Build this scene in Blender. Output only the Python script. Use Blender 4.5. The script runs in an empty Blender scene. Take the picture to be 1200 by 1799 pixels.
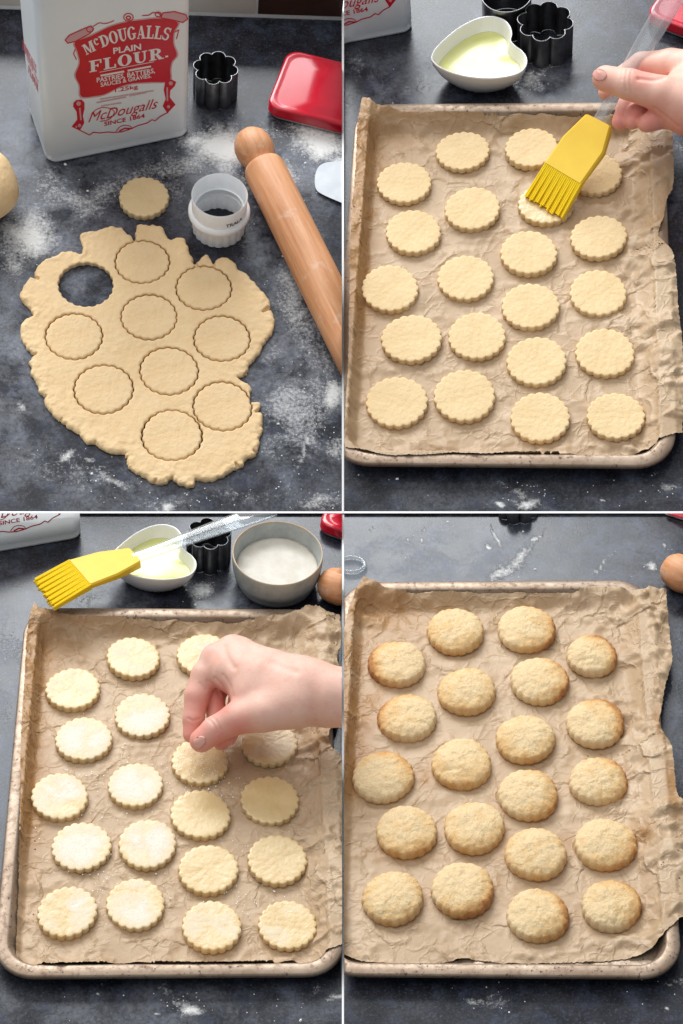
import bpy, bmesh, math, random
import numpy as np
from mathutils import Matrix, Vector
random.seed(7); np.random.seed(7)
SC = bpy.context.scene
COL = SC.collection

# ------------------------------------------------------------------ camera, world, light, exposure
F = 3500.0                       # focal length in photo pixels
CX, CY = 600.0, 899.5
DU = 1.93                        # distance of the upper worktops
LOW = (0.8166, 0.8120)                      # the lower worktops stand nearer by this factor
PITCH = math.radians(51.3)
cam = bpy.data.cameras.new('camera'); cam_o = bpy.data.objects.new('camera', cam); COL.objects.link(cam_o)
cam.sensor_fit = 'HORIZONTAL'; cam.sensor_width = 36.0; cam.lens = F / 1200.0 * 36.0
cam.clip_start = 0.05; cam.clip_end = 60
CAMW = Matrix.Translation((0, -DU * math.cos(PITCH), DU * math.sin(PITCH))) @ Matrix.Rotation(math.pi / 2 - PITCH, 4, 'X')
cam_o.matrix_world = CAMW
SC.camera = cam_o

W = bpy.data.worlds.new('World'); SC.world = W; W.use_nodes = True
bg = W.node_tree.nodes['Background']; bg.inputs[0].default_value = (0.86, 0.93, 1.0, 1); bg.inputs[1].default_value = 0.36

def area(name, loc, target, sx, sy, energy, col):
    l = bpy.data.lights.new(name, 'AREA'); l.shape = 'RECTANGLE'; l.size = sx; l.size_y = sy
    l.energy = energy; l.color = col
    o = bpy.data.objects.new(name, l); COL.objects.link(o)
    d = Vector(target) - Vector(loc)
    o.matrix_world = Matrix.Translation(loc) @ d.to_track_quat('-Z', 'Y').to_matrix().to_4x4()
    return o
area('window_light', (-0.75, 2.20, 2.00), (0, 0, 0), 2.3, 1.35, 122, (0.95, 0.98, 1.0))
area('overhead_fill', (-0.9, 0.1, 3.3), (0, 0, 0), 2.4, 2.4, 42, (1.0, 0.955, 0.90))  # unseen fill lamp added overhead to soften the shadows

SC.view_settings.view_transform = 'Standard'; SC.view_settings.look = 'None'
SC.view_settings.exposure = 0.12; SC.view_settings.gamma = 1.0
SC.render.film_transparent = False
SC.cycles.max_bounces = 12; SC.cycles.transparent_max_bounces = 12
SC.cycles.caustics_refractive = False; SC.cycles.caustics_reflective = False
SC.cycles.sample_clamp_indirect = 4.0

# ------------------------------------------------------------------ the four worktops: local frame = right, away, up
def panel_matrix(cx, cy, pitch_deg, s):
    dx, dy = (cx - CX) / F, -(cy - CY) / F
    ty = math.atan(dx); tx = math.atan(dy / math.sqrt(1 + dx * dx))
    R = (Matrix.Rotation(-ty, 4, 'Y') @ Matrix.Rotation(tx, 4, 'X'))
    p = math.radians(pitch_deg)
    B = Matrix(((1, 0, 0, 0), (0, math.sin(p), math.cos(p), 0), (0, -math.cos(p), math.sin(p), 0), (0, 0, 0, 1)))
    d = Vector((dx, dy, -1)).normalized()
    return Matrix.Translation(d * (DU * s)) @ R @ B @ Matrix.Scale(s, 4)
PCAM = {1: panel_matrix(301, 450, 52, 1.0), 2: panel_matrix(902, 450, 50.3, 1.0),
        3: panel_matrix(301, 1351, 51.3, LOW[0]), 4: panel_matrix(902, 1351, 51.3, LOW[1])}
PINV = {k: m.inverted() for k, m in PCAM.items()}
PW = {k: CAMW @ m for k, m in PCAM.items()}
EYE = {k: PINV[k] @ Vector((0, 0, 0)) for k in PCAM}
def ray(p, x, y):
    d = Vector(((x - CX) / F, -(y - CY) / F, -1))
    return (PINV[p].to_3x3() @ d).normalized()
def P(p, x, y, h=0.0):           # point at height h over worktop p that is seen at photo position x, y
    e = EYE[p]; d = ray(p, x, y); t = (h - e.z) / d.z
    return e + d * t
def proj(p, v):
    c = PCAM[p] @ Vector(v); return (CX + F * c.x / -c.z, CY - F * c.y / -c.z)
def PX(p): return F / (DU)       # photo pixels per local metre near the middle

# ------------------------------------------------------------------ mesh helpers
class MB:
    def __init__(s): s.v = []; s.f = []
    def add(s, vs, fs):
        n = len(s.v); s.v += [tuple(v) for v in vs]; s.f += [tuple(i + n for i in f) for f in fs]; return s
    def loft(s, rings, close=True, cap0=True, cap1=True):
        n = len(rings[0]); b = len(s.v)
        for r in rings: s.v += [tuple(v) for v in r]
        for k in range(len(rings) - 1):
            for i in range(n if close else n - 1):
                j = (i + 1) % n
                s.f.append((b + k * n + i, b + k * n + j, b + (k + 1) * n + j, b + (k + 1) * n + i))
        if cap0: s.f.append(tuple(b + i for i in reversed(range(n))))
        if cap1: s.f.append(tuple(b + (len(rings) - 1) * n + i for i in range(n)))
        return s
    def lathe(s, prof, n=48, c=(0, 0), cap0=False, cap1=False, mod=None):
        rings = []
        for (r, z) in prof:
            rings.append([(c[0] + (r * (mod(2 * math.pi * i / n, z) if mod else 1)) * math.cos(2 * math.pi * i / n),
                           c[1] + (r * (mod(2 * math.pi * i / n, z) if mod else 1)) * math.sin(2 * math.pi * i / n), z) for i in range(n)])
        return s.loft(rings, True, cap0, cap1)
    def tube(s, pts, rad, n=10, cap=True):
        pts = [Vector(q) for q in pts]; rings = []
        up = Vector((0.13, 0.21, 1)).normalized()
        for i, q in enumerate(pts):
            t = (pts[min(i + 1, len(pts) - 1)] - pts[max(i - 1, 0)]).normalized()
            a = t.cross(up)
            if a.length < 1e-4: a = t.cross(Vector((1, 0, 0)))
            a.normalize(); b = t.cross(a).normalized()
            r = rad[i] if hasattr(rad, '__len__') else rad
            rings.append([q + (a * math.cos(2 * math.pi * k / n) + b * math.sin(2 * math.pi * k / n)) * r for k in range(n)])
        return s.loft(rings, True, cap, cap)
    def box(s, x0, x1, y0, y1, z0, z1):
        return s.add([(x0, y0, z0), (x1, y0, z0), (x1, y1, z0), (x0, y1, z0), (x0, y0, z1), (x1, y0, z1), (x1, y1, z1), (x0, y1, z1)],
                     [(0, 3, 2, 1), (4, 5, 6, 7), (0, 1, 5, 4), (1, 2, 6, 5), (2, 3, 7, 6), (3, 0, 4, 7)])
    def mesh(s, name, smooth=True, fixn=True):
        m = bpy.data.meshes.new(name); m.from_pydata(s.v, [], s.f); m.validate()
        if fixn:
            bm = bmesh.new(); bm.from_mesh(m); bmesh.ops.recalc_face_normals(bm, faces=bm.faces); bm.to_mesh(m); bm.free()
        if smooth: m.polygons.foreach_set('use_smooth', [True] * len(m.polygons))
        m.update(); return m
def sharp(m, deg=35):
    m.set_sharp_from_angle(angle=math.radians(deg)); return m
def mobj(name, mesh, mat, parent=None):
    o = bpy.data.objects.new(name, mesh); COL.objects.link(o)
    if mat is not None and not mesh.materials: mesh.materials.append(mat)
    if parent is not None: o.parent = parent
    return o
def tag(o, label=None, cat=None, group=None, kind=None):
    if label: o['label'] = label
    if cat: o['category'] = cat
    if group: o['group'] = group
    if kind: o['kind'] = kind
    return o
def place(o, p, loc=(0, 0, 0), rz=0.0, extra=None):
    m = PW[p] @ Matrix.Translation(loc) @ Matrix.Rotation(rz, 4, 'Z')
    if extra is not None: m = m @ extra
    o.matrix_world = m; return o
def thing(name, p, loc, rz, label, cat, group=None):
    o = bpy.data.objects.new(name, None); COL.objects.link(o); o.empty_display_size = 0.02
    place(o, p, loc, rz); return tag(o, label, cat, group)
CUTL = 600.9; CUTR = 604.4; CUTT = 901.9
def cut(o, p, side):             # trim a thing where it meets the divider between the worktops
    if side == 'right': a, b = (CUTL, 200), (CUTL, 1600); inside = (300, 900)
    elif side == 'left': a, b = (CUTR, 200), (CUTR, 1600); inside = (900, 900)
    else: a, b = (100, CUTT), (1100, CUTT); inside = (600, 1300)
    n = ray(p, *a).cross(ray(p, *b)).normalized()
    if n.dot(ray(p, *inside)) > 0: n = -n
    root = o
    while root.parent is not None: root = root.parent
    Mo = PW[p].inverted() @ root.matrix_world
    inv = Mo.inverted(); co = inv @ EYE[p]; no = (Mo.to_3x3().transposed() @ n).normalized()
    if o.data.users > 1: o.data = o.data.copy()
    bm = bmesh.new(); bm.from_mesh(o.data)
    r = bmesh.ops.bisect_plane(bm, geom=bm.verts[:] + bm.edges[:] + bm.faces[:], plane_co=co, plane_no=no, clear_outer=True)
    ed = [e for e in r['geom_cut'] if isinstance(e, bmesh.types.BMEdge)]
    try: bmesh.ops.holes_fill(bm, edges=ed, sides=0)
    except Exception: pass
    bm.to_mesh(o.data); bm.free(); return o

# numpy noise
def _h(ix, iy, seed):
    a = np.sin(ix * 127.1 + iy * 311.7 + seed * 74.7) * 43758.5453
    return a - np.floor(a)
def vn(x, y, seed=0):
    x = np.asarray(x, float); y = np.asarray(y, float)
    ix, iy = np.floor(x), np.floor(y); fx, fy = x - ix, y - iy
    fx = fx * fx * (3 - 2 * fx); fy = fy * fy * (3 - 2 * fy)
    return (_h(ix, iy, seed) * (1 - fx) + _h(ix + 1, iy, seed) * fx) * (1 - fy) + (_h(ix, iy + 1, seed) * (1 - fx) + _h(ix + 1, iy + 1, seed) * fx) * fy
def fbm(x, y, o=4, seed=0):
    t = 0; a = 0.5
    for k in range(o): t = t + a * vn(np.asarray(x) * 2 ** k + k * 7.3, np.asarray(y) * 2 ** k + k * 3.1, seed + k); a *= 0.5
    return t
def worley(x, y, cell, seed):    # distance to the nearest of jittered points: ridges along the cell borders
    gx, gy = x / cell, y / cell; ix, iy = np.floor(gx), np.floor(gy); best = np.full(np.shape(x), 9.0)
    for a in (-1, 0, 1):
        for b in (-1, 0, 1):
            cx = ix + a + _h(ix + a, iy + b, seed); cy = iy + b + _h(ix + a, iy + b, seed + 5)
            tl = _h(ix + a, iy + b, seed + 9) * 0.6
            best = np.minimum(best, np.sqrt((gx - cx) ** 2 + (gy - cy) ** 2 + 0.02) + tl)
    return best * cell
def smooth(e0, e1, x):
    t = np.clip((x - e0) / (e1 - e0), 0, 1); return t * t * (3 - 2 * t)
def catmull(pts, n=8, closed=True):
    pts = [np.array(q, float) for q in pts]; m = len(pts); out = []
    for i in range(m if closed else m - 1):
        if closed: a, b, c, d = pts[i - 1], pts[i], pts[(i + 1) % m], pts[(i + 2) % m]
        else: a, b, c, d = pts[max(i - 1, 0)], pts[i], pts[i + 1], pts[min(i + 2, m - 1)]
        for k in range(n):
            t = k / n
            out.append(0.5 * ((2 * b) + (c - a) * t + (2 * a - 5 * b + 4 * c - d) * t * t + (3 * b - a - 3 * c + d) * t ** 3))
    if not closed: out.append(pts[-1])
    return out

# blended volumes turned into one surface
def surface_nets(Fd, org, h):
    ins = Fd < 0; nx, ny, nz = Fd.shape
    acc = np.zeros((nx - 1, ny - 1, nz - 1, 3)); cnt = np.zeros((nx - 1, ny - 1, nz - 1))
    off = [(0, 0, 0), (1, 0, 0), (0, 1, 0), (1, 1, 0), (0, 0, 1), (1, 0, 1), (0, 1, 1), (1, 1, 1)]
    sl = lambda A, o: A[o[0]:o[0] + nx - 1, o[1]:o[1] + ny - 1, o[2]:o[2] + nz - 1]
    for a in off:
        for ax in range(3):
            if a[ax]: continue
            b = list(a); b[ax] = 1; b = tuple(b); fa, fb = sl(Fd, a), sl(Fd, b); c = (fa < 0) != (fb < 0)
            t = np.where(c, fa / np.where(c, fa - fb, 1), 0)
            for d in range(3): acc[..., d] += np.where(c, a[d] + (t if d == ax else 0), 0)
            cnt += c
    act = cnt > 0; idx = np.full(act.shape, -1); idx[act] = np.arange(act.sum())
    g = np.stack(np.meshgrid(*[np.arange(k) for k in act.shape], indexing='ij'), -1)
    V = (g[act] + acc[act] / cnt[act][:, None]) * h + org
    faces = []
    for ax in range(3):
        a1, a2 = (ax + 1) % 3, (ax + 2) % 3
        s0 = [slice(None)] * 3; s1 = [slice(None)] * 3; s0[ax] = slice(0, -1); s1[ax] = slice(1, None)
        ch = ins[tuple(s0)] != ins[tuple(s1)]; I = np.argwhere(ch)
        ok = (I[:, a1] > 0) & (I[:, a2] > 0) & (I[:, a1] < act.shape[a1]) & (I[:, a2] < act.shape[a2]); I = I[ok]
        flip = ins[tuple(I.T)]
        def cell(d1, d2):
            J = I.copy(); J[:, a1] += d1; J[:, a2] += d2; return idx[tuple(J.T)]
        q = np.stack([cell(-1, -1), cell(0, -1), cell(0, 0), cell(-1, 0)], -1); q[~flip] = q[~flip][:, ::-1]
        faces.append(q)
    Fq = np.concatenate(faces); return V, Fq[(Fq >= 0).all(1)]

# ------------------------------------------------------------------ materials
def nodes(name):
    m = bpy.data.materials.new(name); m.use_nodes = True
    nt = m.node_tree; return m, nt, nt.nodes['Principled BSDF']
def N(nt, t, **kw):
    n = nt.nodes.new(t)
    for k, v in kw.items():
        if k.startswith('i_'): n.inputs[int(k[2:]) if k[2:].isdigit() else k[2:].replace('_', ' ')].default_value = v
        else: setattr(n, k, v)
    return n
def noise(nt, scale, detail=4, rough=0.55, coord=None, dist=0.0):
    n = N(nt, 'ShaderNodeTexNoise'); n.inputs['Scale'].default_value = scale; n.inputs['Detail'].default_value = detail
    n.inputs['Roughness'].default_value = rough; n.inputs['Distortion'].default_value = dist
    nt.links.new(coord if coord is not None else objco(nt), n.inputs['Vector']); return n.outputs['Fac']
def objco(nt):
    for n in nt.nodes:
        if n.type == 'TEX_COORD': return n.outputs['Object']
    return nt.nodes.new('ShaderNodeTexCoord').outputs['Object']
def ramp(nt, fac, stops):
    r = N(nt, 'ShaderNodeValToRGB'); e = r.color_ramp.elements
    while len(e) < len(stops): e.new(0.5)
    for k, (pos, c) in enumerate(stops):
        e[k].position = pos; e[k].color = (c if len(c) == 4 else (*c, 1))
    nt.links.new(fac, r.inputs[0]); return r.outputs[0]
def mapr(nt, v, a, b, c=0.0, d=1.0):
    n = N(nt, 'ShaderNodeMapRange'); n.inputs[1].default_value = a; n.inputs[2].default_value = b
    n.inputs[3].default_value = c; n.inputs[4].default_value = d; nt.links.new(v, n.inputs[0]); return n.outputs[0]
def math_(nt, op, a, b=None):
    n = N(nt, 'ShaderNodeMath', operation=op)
    for k, v in enumerate((a, b)):
        if v is None: continue
        if isinstance(v, (int, float)): n.inputs[k].default_value = v
        else: nt.links.new(v, n.inputs[k])
    return n.outputs[0]
def mix(nt, fac, a, b):
    n = N(nt, 'ShaderNodeMix', data_type='RGBA')
    if isinstance(fac, (int, float)): n.inputs[0].default_value = fac
    else: nt.links.new(fac, n.inputs[0])
    for k, v in ((6, a), (7, b)):
        if isinstance(v, tuple): n.inputs[k].default_value = (*v, 1) if len(v) == 3 else v
        else: nt.links.new(v, n.inputs[k])
    return n.outputs[2]
def bump(nt, bs, h, strength, dist=0.001):
    b = N(nt, 'ShaderNodeBump'); b.inputs['Strength'].default_value = strength; b.inputs['Distance'].default_value = dist
    nt.links.new(h, b.inputs['Height'])
    if bs.inputs['Normal'].links: nt.links.new(bs.inputs['Normal'].links[0].from_socket, b.inputs['Normal'])
    nt.links.new(b.outputs[0], bs.inputs['Normal'])
def attr(nt, name, typ='GEOMETRY'):
    a = N(nt, 'ShaderNodeAttribute', attribute_name=name, attribute_type=typ); return a.outputs['Fac']
def simple(name, c1, c2=None, scale=200, rough=0.5, bs_=0.0, bscale=600, bdist=0.0005, metal=0.0, sss=0.0, sssr=(1, .5, .25), coat=0.0, spec=None, rvar=0.0):
    m, nt, bs = nodes(name)
    if c2 is None: bs.inputs['Base Color'].default_value = (*c1, 1)
    else: nt.links.new(mix(nt, mapr(nt, noise(nt, scale), 0.35, 0.65), c1, c2), bs.inputs['Base Color'])
    bs.inputs['Roughness'].default_value = rough; bs.inputs['Metallic'].default_value = metal
    if rvar: nt.links.new(mapr(nt, noise(nt, scale * 0.7), 0.3, 0.7, rough - rvar, rough + rvar), bs.inputs['Roughness'])
    if bs_: bump(nt, bs, noise(nt, bscale, 5), bs_, bdist)
    if sss: bs.inputs['Subsurface Weight'].default_value = sss; bs.inputs['Subsurface Radius'].default_value = sssr; bs.inputs['Subsurface Scale'].default_value = 0.004
    if coat: bs.inputs['Coat Weight'].default_value = coat; bs.inputs['Coat Roughness'].default_value = 0.12
    if spec is not None: bs.inputs['Specular IOR Level'].default_value = spec
    return m

M = {}
M['white_trim'] = simple('white_trim', (0.9, 0.9, 0.9), rough=0.6)
# dark speckled worktop with a "flour" density attribute
def worktop_material():
    m, nt, bs = nodes('dark_speckled_worktop')
    n1 = noise(nt, 42, 7, 0.68); n2 = noise(nt, 380, 4, 0.7); n3 = noise(nt, 800, 2, 0.5); n5 = noise(nt, 9, 4, 0.6)
    base = ramp(nt, n1, [(0.32, (0.003, 0.003, 0.0045)), (0.5, (0.009, 0.010, 0.016)), (0.68, (0.036, 0.043, 0.072))])
    base = mix(nt, math_(nt, 'MULTIPLY', mapr(nt, n5, 0.5, 0.66), 0.45), base, (0.022, 0.017, 0.019))
    sp = mapr(nt, n2, 0.54, 0.72)
    base = mix(nt, math_(nt, 'MULTIPLY', sp, 0.6), base, (0.11, 0.118, 0.155))
    dk = mapr(nt, n3, 0.56, 0.66)
    base = mix(nt, math_(nt, 'MULTIPLY', dk, 0.65), base, (0.007, 0.006, 0.008))
    fl = attr(nt, 'flour'); film = attr(nt, 'film')
    f1 = noise(nt, 300, 7, 0.78); f2 = noise(nt, 24, 9, 0.68, dist=0.35); f3 = noise(nt, 240, 6, 0.75)
    tex = math_(nt, 'ADD', math_(nt, 'MULTIPLY', f1, 0.60), math_(nt, 'MULTIPLY', f2, 0.40))
    lo = math_(nt, 'SUBTRACT', 0.66, math_(nt, 'MULTIPLY', fl, 0.40))
    msk = N(nt, 'ShaderNodeMapRange'); nt.links.new(tex, msk.inputs[0]); nt.links.new(lo, msk.inputs[1])
    nt.links.new(math_(nt, 'ADD', lo, 0.20), msk.inputs[2])
    mk = math_(nt, 'MULTIPLY', msk.outputs[0], math_(nt, 'MINIMUM', math_(nt, 'MULTIPLY', fl, 4.0), 0.88))
    sm = math_(nt, 'MULTIPLY', mapr(nt, f2, 0.40, 0.66, 0.15, 1.25), mapr(nt, f3, 0.35, 0.68, 0.35, 1.35))
    fm = math_(nt, 'MULTIPLY', film, sm)
    c = mix(nt, fm, base, (0.58, 0.62, 0.72)); c = mix(nt, mk, c, (0.84, 0.835, 0.81))  # bluish grey layer: smeared flour and painted window glare in one colour
    nt.links.new(c, bs.inputs['Base Color'])
    cover = math_(nt, 'MAXIMUM', mk, math_(nt, 'MULTIPLY', fm, 1.3))
    nt.links.new(mapr(nt, cover, 0, 0.7, 0.20, 0.95), bs.inputs['Roughness']); bs.inputs['Specular IOR Level'].default_value = 0.34
    bump(nt, bs, n2, 0.10, 0.0006); bump(nt, bs, mk, 0.4, 0.0009)
    return m
M['worktop'] = worktop_material()
def tin_print(name, c): return simple(name, c, rough=0.32)
M['tin_white'] = simple('white_painted_tin', (0.80, 0.84, 0.86), (0.83, 0.865, 0.88), 30, 0.34, 0.04, 250, 0.0004)
M['print_red'] = simple('red_print', (0.62, 0.005, 0.022), (0.57, 0.004, 0.020), 60, 0.36)
M['print_pink'] = simple('pink_print', (0.63, 0.36, 0.38), rough=0.36)
M['print_white'] = simple('white_print', (0.80, 0.78, 0.77), rough=0.36)
M['print_dark'] = simple('dark_print', (0.04, 0.04, 0.05), rough=0.5)
M['red_tin'] = simple('red_lacquered_tin', (0.58, 0.008, 0.028), (0.50, 0.006, 0.022), 35, 0.26, 0.03, 90, 0.0006, coat=0.4)
M['tin_edge'] = simple('worn_metal_edge', (0.62, 0.55, 0.53), rough=0.4, metal=0.5)
def wood_material():
    m, nt, bs = nodes('rolling_pin_beech')
    mp = N(nt, 'ShaderNodeMapping'); mp.inputs['Scale'].default_value = (1, 1, 0.07); nt.links.new(objco(nt), mp.inputs[0])
    g = noise(nt, 170, 5, 0.6, mp.outputs[0], 0.4); g2 = noise(nt, 900, 3, 0.6, mp.outputs[0])
    c = ramp(nt, g, [(0.28, (0.50, 0.205, 0.080)), (0.5, (0.64, 0.30, 0.140)), (0.74, (0.74, 0.40, 0.215))])
    c = mix(nt, math_(nt, 'MULTIPLY', mapr(nt, g2, 0.5, 0.7), 0.28), c, (0.40, 0.18, 0.07))
    fl = mapr(nt, noise(nt, 34, 6, 0.7), 0.56, 0.72)
    c = mix(nt, math_(nt, 'MULTIPLY', fl, 0.45), c, (0.84, 0.74, 0.64))
    nt.links.new(c, bs.inputs['Base Color']); bs.inputs['Roughness'].default_value = 0.55
    bump(nt, bs, g2, 0.12, 0.0005); return m
M['wood'] = wood_material()
def steel_material():
    m, nt, bs = nodes('dull_steel'); bs.inputs['Metallic'].default_value = 1.0
    nt.links.new(mix(nt, mapr(nt, noise(nt, 90, 5), 0.35, 0.65), (0.20, 0.20, 0.205), (0.30, 0.30, 0.305)), bs.inputs['Base Color'])
    bs.inputs['Roughness'].default_value = 0.33; bump(nt, bs, noise(nt, 240), 0.08, 0.0006); return m
M['steel'] = steel_material()
def plastic_material():
    m, nt, bs = nodes('milky_plastic'); bs.inputs['Base Color'].default_value = (0.90, 0.905, 0.91, 1); bs.inputs['Roughness'].default_value = 0.34
    bs.inputs['Subsurface Weight'].default_value = 0.15; bs.inputs['Subsurface Radius'].default_value = (1, 1, 1); bs.inputs['Subsurface Scale'].default_value = 0.004
    return m
M['plastic'] = plastic_material()
def dough_material(name, a, b, rough=0.72):
    m, nt, bs = nodes(name)
    n1 = noise(nt, 60, 5, 0.6); n2 = noise(nt, 700, 4, 0.65); n3 = noise(nt, 190, 5, 0.6)
    c = mix(nt, mapr(nt, n1, 0.32, 0.68), a, b)
    c = mix(nt, math_(nt, 'MULTIPLY', mapr(nt, n2, 0.58, 0.74), 0.28), c, tuple(q * 0.72 for q in a))
    c = mix(nt, math_(nt, 'MULTIPLY', mapr(nt, noise(nt, 420, 5, 0.7), 0.62, 0.72), 0.35), c, (0.88, 0.83, 0.72))
    nt.links.new(c, bs.inputs['Base Color']); bs.inputs['Roughness'].default_value = rough
    bs.inputs['Subsurface Weight'].default_value = 0.12; bs.inputs['Subsurface Radius'].default_value = (1, .6, .3); bs.inputs['Subsurface Scale'].default_value = 0.003
    bump(nt, bs, n3, 0.6, 0.0016); bump(nt, bs, noise(nt, 45, 4, .55), 0.4, 0.003); bump(nt, bs, n2, 0.4, 0.0005); return m
M['dough'] = dough_material('shortcrust_dough', (0.76, 0.53, 0.275), (0.80, 0.585, 0.33))
M['raw'] = dough_material('raw_biscuit_dough', (0.71, 0.515, 0.265), (0.755, 0.565, 0.315))
def glazed_material():           # egg washed; sugar by the object's own amount
    m, nt, bs = nodes('egg_washed_sugared_dough')
    n1 = noise(nt, 60, 5, 0.6); n2 = noise(nt, 700, 4, 0.65); n3 = noise(nt, 190, 5, 0.6)
    oi = N(nt, 'ShaderNodeObjectInfo'); ad = N(nt, 'ShaderNodeVectorMath', operation='ADD')
    mu = math_(nt, 'MULTIPLY', oi.outputs['Random'], 9.0); cb = N(nt, 'ShaderNodeCombineXYZ'); nt.links.new(mu, cb.inputs[0]); nt.links.new(mu, cb.inputs[1])
    nt.links.new(objco(nt), ad.inputs[0]); nt.links.new(cb.outputs[0], ad.inputs[1])
    c = mix(nt, mapr(nt, n1, 0.32, 0.68), (0.62, 0.435, 0.20), (0.70, 0.52, 0.27))
    sg = attr(nt, 'sugar', 'OBJECT'); su = attr(nt, 'top')
    pt = noise(nt, 26, 4, 0.6, ad.outputs[0], 0.5); gr = noise(nt, 1300, 2, 0.6, ad.outputs[0])
    lo = math_(nt, 'SUBTRACT', 0.78, math_(nt, 'MULTIPLY', sg, 0.55))
    mr = N(nt, 'ShaderNodeMapRange'); nt.links.new(pt, mr.inputs[0]); nt.links.new(lo, mr.inputs[1]); nt.links.new(math_(nt, 'ADD', lo, 0.2), mr.inputs[2])
    k = math_(nt, 'MULTIPLY', math_(nt, 'MULTIPLY', mr.outputs[0], su), mapr(nt, gr, 0.30, 0.52, 0.35, 1.0))
    c = mix(nt, math_(nt, 'MULTIPLY', k, 0.9), c, (0.84, 0.815, 0.735))
    nt.links.new(c, bs.inputs['Base Color']); nt.links.new(mapr(nt, k, 0, 1, 0.30, 0.75), bs.inputs['Roughness'])
    bump(nt, bs, n3, 0.42, 0.0011); bump(nt, bs, n2, 0.2, 0.0004)
    bump(nt, bs, math_(nt, 'MULTIPLY', gr, k), 0.5, 0.0008); return m
M['glazed'] = glazed_material()
def baked_material():            # pale sugary top, browned towards one side by the object's own amount
    m, nt, bs = nodes('baked_biscuit_crust')
    oi = N(nt, 'ShaderNodeObjectInfo')
    mu = math_(nt, 'MULTIPLY', oi.outputs['Random'], 7.0); cb = N(nt, 'ShaderNodeCombineXYZ'); nt.links.new(mu, cb.inputs[0]); nt.links.new(mu, cb.inputs[2])
    ad = N(nt, 'ShaderNodeVectorMath', operation='ADD'); nt.links.new(objco(nt), ad.inputs[0]); nt.links.new(cb.outputs[0], ad.inputs[1])
    n1 = noise(nt, 95, 5, 0.65, ad.outputs[0]); n2 = noise(nt, 520, 5, 0.7, ad.outputs[0]); n4 = noise(nt, 1500, 2, 0.6, ad.outputs[0])
    sx = N(nt, 'ShaderNodeSeparateXYZ'); nt.links.new(objco(nt), sx.inputs[0])
    dx = attr(nt, 'brown_x', 'OBJECT'); dy = attr(nt, 'brown_y', 'OBJECT'); am = attr(nt, 'brown', 'OBJECT')
    side = math_(nt, 'MULTIPLY', math_(nt, 'ADD', math_(nt, 'MULTIPLY', sx.outputs[0], dx), math_(nt, 'MULTIPLY', sx.outputs[1], dy)), 36.0)
    edge = attr(nt, 'edge')
    t = math_(nt, 'ADD', math_(nt, 'MULTIPLY', edge, 0.32), math_(nt, 'MULTIPLY', math_(nt, 'MULTIPLY', side, am), math_(nt, 'ADD', math_(nt, 'MULTIPLY', edge, 0.8), 0.45)))
    t = math_(nt, 'ADD', t, math_(nt, 'MULTIPLY', math_(nt, 'SUBTRACT', noise(nt, 75, 7, 0.72, ad.outputs[0]), 0.5), 2.0))
    c = ramp(nt, t, [(0.0, (0.765, 0.56, 0.30)), (0.22, (0.735, 0.49, 0.215)), (0.52, (0.70, 0.43, 0.175)), (0.82, (0.61, 0.31, 0.095)), (1.0, (0.43, 0.18, 0.05))])
    c = mix(nt, math_(nt, 'MULTIPLY', mapr(nt, n2, 0.53, 0.68), 0.55), c, (0.52, 0.29, 0.095))
    sgr = math_(nt, 'MULTIPLY', mapr(nt, n4, 0.54, 0.64), mapr(nt, t, 0.2, 0.75, 0.42, 0.06))
    c = mix(nt, sgr, c, (0.88, 0.83, 0.70))
    nt.links.new(c, bs.inputs['Base Color']); bs.inputs['Roughness'].default_value = 0.68
    bump(nt, bs, n1, 0.30, 0.0014); bump(nt, bs, n2, 0.8, 0.0012); bump(nt, bs, n4, 0.5, 0.0006); return m
M['baked'] = baked_material()
def paper_material():
    m, nt, bs = nodes('brown_baking_parchment')
    n1 = noise(nt, 11, 7, 0.66); n2 = noise(nt, 130, 5, 0.65); n3 = noise(nt, 60, 6, 0.7, dist=1.2)
    c = mix(nt, mapr(nt, n1, 0.32, 0.68), (0.395, 0.262, 0.146), (0.545, 0.398, 0.258))
    c = mix(nt, math_(nt, 'MULTIPLY', mapr(nt, n2, 0.45, 0.75), 0.35), c, (0.43, 0.30, 0.185))
    st = attr(nt, 'stain_shade')
    c = mix(nt, math_(nt, 'MULTIPLY', st, mapr(nt, n3, 0.3, 0.7, 0.5, 1.0)), c, (0.34, 0.165, 0.05))  # toasted patches, and shade painted brown along the left slopes
    sp = mapr(nt, noise(nt, 320, 2, 0.5), 0.735, 0.76)
    c = mix(nt, math_(nt, 'MULTIPLY', sp, 0.6), c, (0.20, 0.11, 0.06))
    nt.links.new(c, bs.inputs['Base Color']); bs.inputs['Roughness'].default_value = 0.50
    bs.inputs['Specular IOR Level'].default_value = 0.45
    wc = N(nt, 'ShaderNodeTexNoise'); wc.inputs['Scale'].default_value = 30; wc.inputs['Detail'].default_value = 4; nt.links.new(objco(nt), wc.inputs['Vector'])
    wm = N(nt, 'ShaderNodeVectorMath', operation='MULTIPLY_ADD'); nt.links.new(wc.outputs['Color'], wm.inputs[0]); wm.inputs[1].default_value = (.035, .035, .035); nt.links.new(objco(nt), wm.inputs[2])
    for sc_, wd, st_, ds in ((24, .035, .75, .0016), (62, .05, .50, .0009), (150, .08, .25, .0004)):
        vo = N(nt, 'ShaderNodeTexVoronoi', feature='DISTANCE_TO_EDGE'); vo.inputs['Scale'].default_value = sc_; nt.links.new(wm.outputs[0], vo.inputs['Vector'])
        mkk = mapr(nt, noise(nt, 19 + sc_ * .2, 3, .5), 0.40, 0.62); hv = math_(nt, 'MULTIPLY', math_(nt, 'SUBTRACT', 1.0, mapr(nt, vo.outputs['Distance'], 0.0, wd * 2.2)), mkk); bump(nt, bs, hv, st_, ds)
    bump(nt, bs, n3, 0.09, 0.0012); bump(nt, bs, n2, 0.12, 0.0006); return m
M['paper'] = paper_material()
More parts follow.
